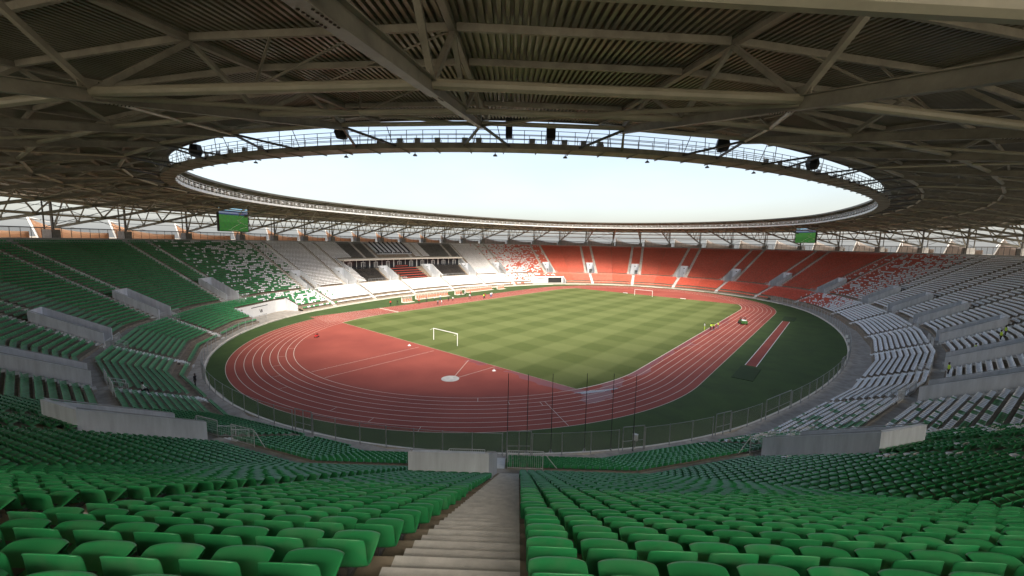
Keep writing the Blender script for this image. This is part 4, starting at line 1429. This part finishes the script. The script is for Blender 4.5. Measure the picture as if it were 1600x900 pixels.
def dugout(x, y0, y1, label):
    r = thing('dugout', (x, (y0 + y1) / 2, 0), label, 'dugout', 'team shelters before the main stand')
    prof = [(-.9, .05), (-.9, 1.5), (-.7, 1.95), (-.2, 2.15), (.5, 2.1)]
    def rib(y):
        b = MB(); b.path([(x + a, y, z) for a, z in prof], .05, 6); b.build('rib', 'white_paint', r)
    n = max(3, int((y1 - y0) / 1.3)); 
    for i in range(n + 1): rib(y0 + (y1 - y0) * i / n)
    b = MB()
    for i in range(len(prof) - 1):
        (a, z), (c, w_) = prof[i], prof[i + 1]
        b.face([(x + a, y0, z), (x + a, y1, z), (x + c, y1, w_), (x + c, y0, w_)])
    b.build('canopy', 'shelter_clear', r, fix=False)
    k = int((y1 - y0 - .4) / .78)
    for i in range(k):
        y = y0 + .2 + (y1 - y0 - .4) * (i + .5) / k
        b = MB(); b.box((x - .15, y, .42), (.45, .42, .1)); b.box((x - .42, y, .85), (.1, .42, .62)); b.box((x - .2, y, .2), (.1, .1, .36)); b.build('seat', 'dugout_orange', r)
    b = MB(); b.box((x - .1, (y0 + y1) / 2, .04), (1.7, y1 - y0, .06)); b.build('floor', 'cream_paint', r)
mat_mesh('shelter_clear', (0.85, 0.76, 0.70), 0.5)
dugout(-50.2, -27.0, -22.8, 'small rounded shelter with orange seats, leftmost before the main stand')
dugout(-53.4, -19.0, -4.0, 'long shelter with orange seats, left of the standing group')
dugout(-53.2, -.6, 3.2, 'small shelter with orange seats between the two long shelters')
dugout(-56.0, 7.5, 23.5, 'long shelter with orange seats, right of the standing group')
dugout(-54.5, 25.5, 30.0, 'small rounded shelter with orange seats, rightmost before the main stand')

# green utility cart on the right straight
def cart(x, y, rz):
    r = thing('utility_cart', (x, y, .012), 'small green utility cart with a pale load on the red track', 'cart', rz=rz)
    def part(nm, b, m):
        o = b.build(nm, m); o.parent = r; return o
    b = MB(); b.hexa([(-.75, -1.5, .35), (.75, -1.5, .35), (.75, 1.5, .35), (-.75, 1.5, .35), (-.75, -1.5, .62), (.75, -1.5, .62), (.7, 1.45, .68), (-.7, 1.45, .68)]); part('chassis', b, 'cart_green')
    b = MB(); b.hexa([(-.68, .75, .684), (.68, .75, .684), (.62, 1.45, .684), (-.62, 1.45, .684), (-.62, .8, 1.05), (.62, .8, 1.05), (.56, 1.3, .92), (-.56, 1.3, .92)]); part('bonnet', b, 'cart_green')
    b = MB()
    for s in (-1, 1): b.box((s * .72, -.8, .85), (.05, 1.4, .44))
    b.box((0, -1.5, .85), (1.49, .05, .44)); b.box((0, -.1, .85), (1.39, .05, .44)); part('load_tray', b, 'cart_green')
    b = MB(); b.hexa([(-.62, -1.4, .63), (.62, -1.4, .63), (.62, -.2, .63), (-.62, -.2, .63), (-.5, -1.2, 1.25), (.5, -1.2, 1.25), (.45, -.4, 1.2), (-.5, -.4, 1.3)]); part('load', b, 'cloth_white')
    b = MB(); b.box((0, .25, .8), (1.2, .5, .2)); b.box((0, .0, 1.1), (1.2, .1, .5)); part('bench', b, 'seat_black')
    for sx_ in (-.72, .72):
        for sy in (-.95, 1.0):
            b = MB(); b.tube((sx_ - .12, sy, .33), (sx_ + .12, sy, .33), .33, 14); w_ = part('wheel', b, 'rubber')
            b = MB(); b.tube((sx_ - .13, sy, .33), (sx_ + .13, sy, .33), .16, 10); o = b.build('rim', 'grey_metal'); o.parent = w_
    b = MB()
    for sx_ in (-.6, .6):
        b.path([(sx_, .75, .95), (sx_, .5, 1.75), (sx_, -.1, 1.8), (sx_, -.12, .7)], .03, 6)
    b.tube((-.6, .5, 1.75), (.6, .5, 1.75), .03, 6); b.tube((-.6, -.1, 1.8), (.6, -.1, 1.8), .03, 6); part('roll_frame', b, 'black_paint')
    b = MB(); b.tube((-.3, .7, 1.0), (-.3, .45, 1.25), .02, 6); b.tube((-.3, .44, 1.24), (-.3, .47, 1.27), .17, 12); part('steering_wheel', b, 'black_paint')
cart(41.8, 16.4, math.radians(25))

# white cabinets on the fence
for phi, lb in ((-36.8, 'white electrical box on the fence near the middle gates'), (1.5, 'white box on a pole at the right curve of the fence'), (3.4, 'small white box beside the other box on the right fence curve')):
    p = P(.2, phi); r = thing('utility_box', (p.x, p.y, 0), lb, 'box')
    b = MB(); b.box((p.x, p.y, 1.35), (.45, .3, .6)); b.build('cabinet', 'white_paint', r)
    b = MB(); b.box((p.x, p.y, 1.3), (.3, .32, .02)); b.box((p.x, p.y, 1.67), (.5, .36, .03)); b.build('lid', 'galvanised', r)
    b = MB(); b.tube((p.x, p.y, 0), (p.x, p.y, 1.05), .05, 6); b.build('leg', 'grey_metal', r)

# ------------------------------------------------------------------ people
def person(x, y, z, rz, label, top, legs, pose='stand', hair='hair', h=1.85, held=None):
    """one continuous skinned body; clothing and skin by height on the same mesh, hair as a child"""
    J = {}; E = []
    def j(n, p, r): J[n] = (p, r)
    s = h / 1.75
    lean = {'stand': 0, 'walk': .03, 'bend': .45, 'sit': .05, 'kneel': .12}[pose]
    hip = {'stand': .93, 'walk': .92, 'bend': .88, 'sit': .50, 'kneel': .55}[pose]
    def up(d, y0=0): return (0, y0 + math.sin(lean) * d, hip + math.cos(lean) * d)
    j('pel', (0, 0, hip), .13); j('bel', up(.16), .125); j('che', up(.36), .145); j('shc', up(.49), .09); j('nek', up(.56), .052)
    j('hd1', up(.64, .02), .085); j('hd2', up(.72, .025), .10); j('hd3', up(.80, .01), .075); j('nos', up(.70, .115), .025)
    E += [('pel', 'bel'), ('bel', 'che'), ('che', 'shc'), ('shc', 'nek'), ('nek', 'hd1'), ('hd1', 'hd2'), ('hd2', 'hd3'), ('hd2', 'nos')]
    for sd_, sg in (('l', -1), ('r', 1)):
        c = up(.47); j(sd_ + 'sh', (sg * .19, c[1], c[2]), .06)
        if pose in ('stand', 'walk'):
            sw = sg * (.16 if pose == 'walk' else .03)
            j(sd_ + 'el', (sg * .25, c[1] + sw, c[2] - .29), .042); j(sd_ + 'wr', (sg * .24, c[1] + sw + .10, c[2] - .53), .032); j(sd_ + 'ha', (sg * .235, c[1] + sw + .13, c[2] - .62), .034)
        else:
            j(sd_ + 'el', (sg * .25, c[1] + .14, c[2] - .25), .042); j(sd_ + 'wr', (sg * .18, c[1] + .36, c[2] - .33), .032); j(sd_ + 'ha', (sg * .16, c[1] + .45, c[2] - .35), .034)
        E += [('shc', sd_ + 'sh'), (sd_ + 'sh', sd_ + 'el'), (sd_ + 'el', sd_ + 'wr'), (sd_ + 'wr', sd_ + 'ha')]
        j(sd_ + 'hp', (sg * .09, 0, hip - .06), .10)
        if pose == 'sit':
            j(sd_ + 'kn', (sg * .11, .42, .50), .065); j(sd_ + 'an', (sg * .11, .44, .08), .045); j(sd_ + 'to', (sg * .12, .60, .04), .035)
        elif pose == 'kneel':
            if sg > 0: j(sd_ + 'kn', (sg * .12, .38, .50), .065); j(sd_ + 'an', (sg * .12, .36, .08), .045); j(sd_ + 'to', (sg * .12, .52, .04), .035)
            else: j(sd_ + 'kn', (sg * .12, .10, .08), .065); j(sd_ + 'an', (sg * .12, -.32, .07), .045); j(sd_ + 'to', (sg * .12, -.45, .04), .035)
        else:
            st = sg * (.20 if pose == 'walk' else .02)
            j(sd_ + 'kn', (sg * .10, st * .6 + .03, .49), .062); j(sd_ + 'an', (sg * .10, st, .08), .042); j(sd_ + 'to', (sg * .12, st + .16, .035), .034)
        E += [('pel', sd_ + 'hp'), (sd_ + 'hp', sd_ + 'kn'), (sd_ + 'kn', sd_ + 'an'), (sd_ + 'an', sd_ + 'to')]
    names = list(J); me = bpy.data.meshes.new('person')
    me.from_pydata([tuple(q * s for q in J[n][0]) for n in names], [(names.index(a), names.index(c)) for a, c in E], [])
    o = bpy.data.objects.new('person', me); COL.objects.link(o)
    sk = o.modifiers.new('k', 'SKIN'); sk.use_smooth_shade = True
    for i, n in enumerate(names):
        v = me.skin_vertices[0].data[i]; v.radius = (J[n][1] * s, J[n][1] * s); v.use_root = (n == 'pel')
    sb = o.modifiers.new('b', 'SUBSURF'); sb.levels = 1; sb.render_levels = 1
    dg = bpy.context.evaluated_depsgraph_get(); m2 = bpy.data.meshes.new_from_object(o.evaluated_get(dg)); bpy.data.objects.remove(o)
    for mm in (top, legs, 'skin', 'cloth_black'): m2.materials.append(M_(mm))
    JN = {n: Vector(J[n][0]) * s for n in names}
    cls = {}
    for n in names:
        if n in ('hd1', 'hd2', 'hd3', 'nos', 'nek', 'lha', 'rha', 'lwr', 'rwr'): cls[n] = 2
        elif n[1:] in ('hp', 'kn', 'an') or n == 'pel': cls[n] = 1
        elif n[1:] == 'to': cls[n] = 3
        else: cls[n] = 0
    for pl in m2.polygons:
        c = pl.center; k = min(names, key=lambda n: (JN[n] - c).length - J[n][1] * .6); pl.material_index = cls[k]; pl.use_smooth = True
    ob = link('person', m2); ob.location = (x, y, z); ob.rotation_euler = (0, 0, rz)
    tag(ob, label, 'person')
    hc = JN['hd2'] + Vector((0, -.02, .03)) * s
    bm = bmesh.new(); bmesh.ops.create_uvsphere(bm, u_segments=10, v_segments=6, radius=.115 * s)
    bmesh.ops.delete(bm, geom=[v for v in bm.verts if v.co.z < -.03 or (v.co.y > .06 and v.co.z < .04)], context='VERTS')
    hm = bpy.data.meshes.new('hair'); bm.to_mesh(hm); bm.free(); hm.materials.append(M_(hair)); hm.polygons.foreach_set('use_smooth', [True] * len(hm.polygons))
    ho = link('hair', hm); ho.parent = ob; ho.location = hc; sm = ho.modifiers.new('s', 'SOLIDIFY'); sm.thickness = .02
    return ob
R_ = math.radians
PEOPLE = [
    (-47.6, -33.5, 0.012, 60, 'person in red and black beside a camera tripod, leftmost on the far turf', 'cloth_red', 'cloth_black', 'stand'),
    (-44.7, -24.7, 0.012, 200, 'person in a red top standing at the left end of the long shelter', 'cloth_red', 'cloth_black', 'walk'),
    (-46.0, -20.6, 0.012, 40, 'person in grey walking before the left long shelter', 'cloth_grey', 'cloth_black', 'walk'),
    (-46.2, -17.0, 0.012, -60, 'person in white top and dark trousers before the left long shelter', 'cloth_white', 'cloth_black', 'stand'),
    (-47.7, -13.2, 0.012, -90, 'person in pale top near the right part of the left long shelter', 'cloth_white', 'cloth_blue', 'stand'),
    (-38.6, -21.9, 0.012, 30, 'person in dark clothes on the track edge, left of two together', 'cloth_grey', 'cloth_black', 'stand'),
    (-37.9, -20.9, 0.012, 130, 'person in light grey on the track edge, right of two together', 'cloth_white', 'cloth_grey', 'stand'),
    (-43.5, -12.9, 0.012, 90, 'person in black crouching on the lane, left of a crouching pair', 'cloth_black', 'cloth_black', 'kneel'),
    (-43.2, -11.4, 0.012, -90, 'person in white crouching on the lane, right of a crouching pair', 'cloth_white', 'cloth_black', 'kneel'),
    (-49.4, -1.6, 0.012, 10, 'person in dark clothes by the small middle shelter', 'cloth_black', 'cloth_black', 'stand'),
    (-48.4, -.4, 0.012, 190, 'person in white shirt bending by the small middle shelter', 'cloth_white', 'cloth_black', 'bend'),
    (-47.2, 1.2, 0.012, 100, 'person in red shirt by the small middle shelter', 'cloth_red', 'cloth_black', 'stand'),
    (-42.2, -4.0, 0.012, 0, 'person in white shirt and black trousers alone on the lane', 'cloth_white', 'cloth_black', 'walk'),
    (-38.6, -.4, 0.012, 60, 'person in green vest at the front of the group on the lane', 'cloth_hivis', 'cloth_black', 'stand'),
    (-39.4, .9, 0.012, 160, 'person in black at the middle of the group on the lane', 'cloth_black', 'cloth_black', 'stand'),
    (-40.3, 1.9, 0.012, 220, 'person in red top at the back of the group on the lane', 'cloth_red', 'cloth_black', 'stand'),
    (-39.8, 4.6, 0.012, 200, 'person in white top at the right of the group on the lane', 'cloth_white', 'cloth_blue', 'stand'),
    (-40.6, 6.0, 0.012, 20, 'person in white shirt stooping, rightmost of the far group', 'cloth_white', 'cloth_blue', 'bend'),
    (36.2, .2, 0.02, -70, 'person in white and green standing on the grass by the right lanes', 'cloth_white', 'cloth_hivis', 'stand'),
    (37.4, 1.0, 0.012, -20, 'person in hi-vis bending low on the wet inner lane', 'cloth_hivis', 'cloth_black', 'bend'),
    (37.9, 2.1, 0.012, 160, 'person in green top leaning on the inner lane beside a stooping worker', 'cloth_hivis', 'cloth_black', 'bend'),
    (38.4, 4.1, 0.012, -100, 'person in pale hi-vis standing on the lane right of the workers', 'cloth_hivis', 'cloth_grey', 'stand'),
]
for x, y, z, rz, lb, tp, lg, ps in PEOPLE: person(x, y, z, R_(rz), lb, tp, lg, ps)
# a person by the left fence and one seated among the green seats
p = P(1.7, -95.4); person(p.x, p.y, WALK_Z, R_(-60), 'person in black walking on the path inside the left fence', 'cloth_black', 'cloth_black', 'walk')
def seated(tier, row, phi, label, top, pose='sit'):
    o0, T, Z, R__ = (LOW_O, LOW_T, LOW_Z, LOW_R) if tier == 0 else (UP_O, UP_T, UP_Z, UP_R)
    p = Q(o0 + T * row + .32, phi); n = outward(phi)
    return person(p.x, p.y, Z + R__ * row + (0 if pose != 'sit' else -.02), math.atan2(n.y, n.x) + math.pi / 2, label, top, 'cloth_black', pose)
seated(0, 6, -86.9, 'person in white top sitting on the left lower stairs between green seats', 'cloth_white')
seated(1, 3, -9.0 + 2.2, 'person in hi-vis vest sitting on the right white seats, nearest the field', 'cloth_hivis')
for row, phi, ps, lb in ((6, -5.4, 'stand', 'worker in hi-vis standing among right white seats, left of a pair'), (7, -4.6, 'stand', 'worker in hi-vis standing among right white seats, right of a pair'),
                         (9, -6.6, 'bend', 'worker in hi-vis bending over the right white seats'), (0, -11.3, 'stand', 'worker in hi-vis on the right cross aisle by the railing')):
    seated(1, row, phi, lb.replace('worker', 'person'), 'cloth_hivis', ps)

# camera tripod on the far turf, and a red machine on the near bend
def tripod(x, y, z, label):
    r = thing('camera_tripod', (x, y, z), label, 'tripod')
    for k in range(3):
        t = 2 * math.pi * k / 3 + .4; b = MB(); b.tube((x + .5 * math.cos(t), y + .5 * math.sin(t), z), (x, y, z + 1.3), .03, 5); b.build('leg', 'black_paint', r)
    b = MB(); b.box((x, y, z + 1.48), (.45, .22, .3), .6); b.tube((x, y, z + 1.3), (x, y, z + 1.35), .08, 8); b.build('camera_body', 'black_paint', r)
tripod(-46.5, -31.7, 0.0, 'black camera on a tripod beside the leftmost far person')
r = thing('line_marker', (-22.8, -67.8, .012), 'small red and black wheeled marking machine alone on the near left bend', 'machine', rz=.6)
r.scale = (.8, .8, .8)
def lp(nm, b, m): o = b.build(nm, m); o.parent = r; return o
b = MB(); b.hexa([(-.3, -.5, .25), (.3, -.5, .25), (.3, .5, .25), (-.3, .5, .25), (-.25, -.4, .75), (.25, -.4, .75), (.22, .3, .65), (-.22, .3, .65)]); lp('tank', b, 'cloth_red')
b = MB(); b.box((0, .35, .8), (.4, .3, .25)); lp('engine', b, 'black_paint')
for sx_ in (-.35, .35):
    for sy in (-.35, .4):
        b = MB(); b.tube((sx_ - .05, sy, .2), (sx_ + .05, sy, .2), .2, 12); lp('wheel', b, 'rubber')
b = MB(); b.path([(-.25, -.4, .7), (-.25, -1.0, 1.1), (.25, -1.0, 1.1), (.25, -.4, .7)], .025, 6); lp('handle', b, 'black_paint')
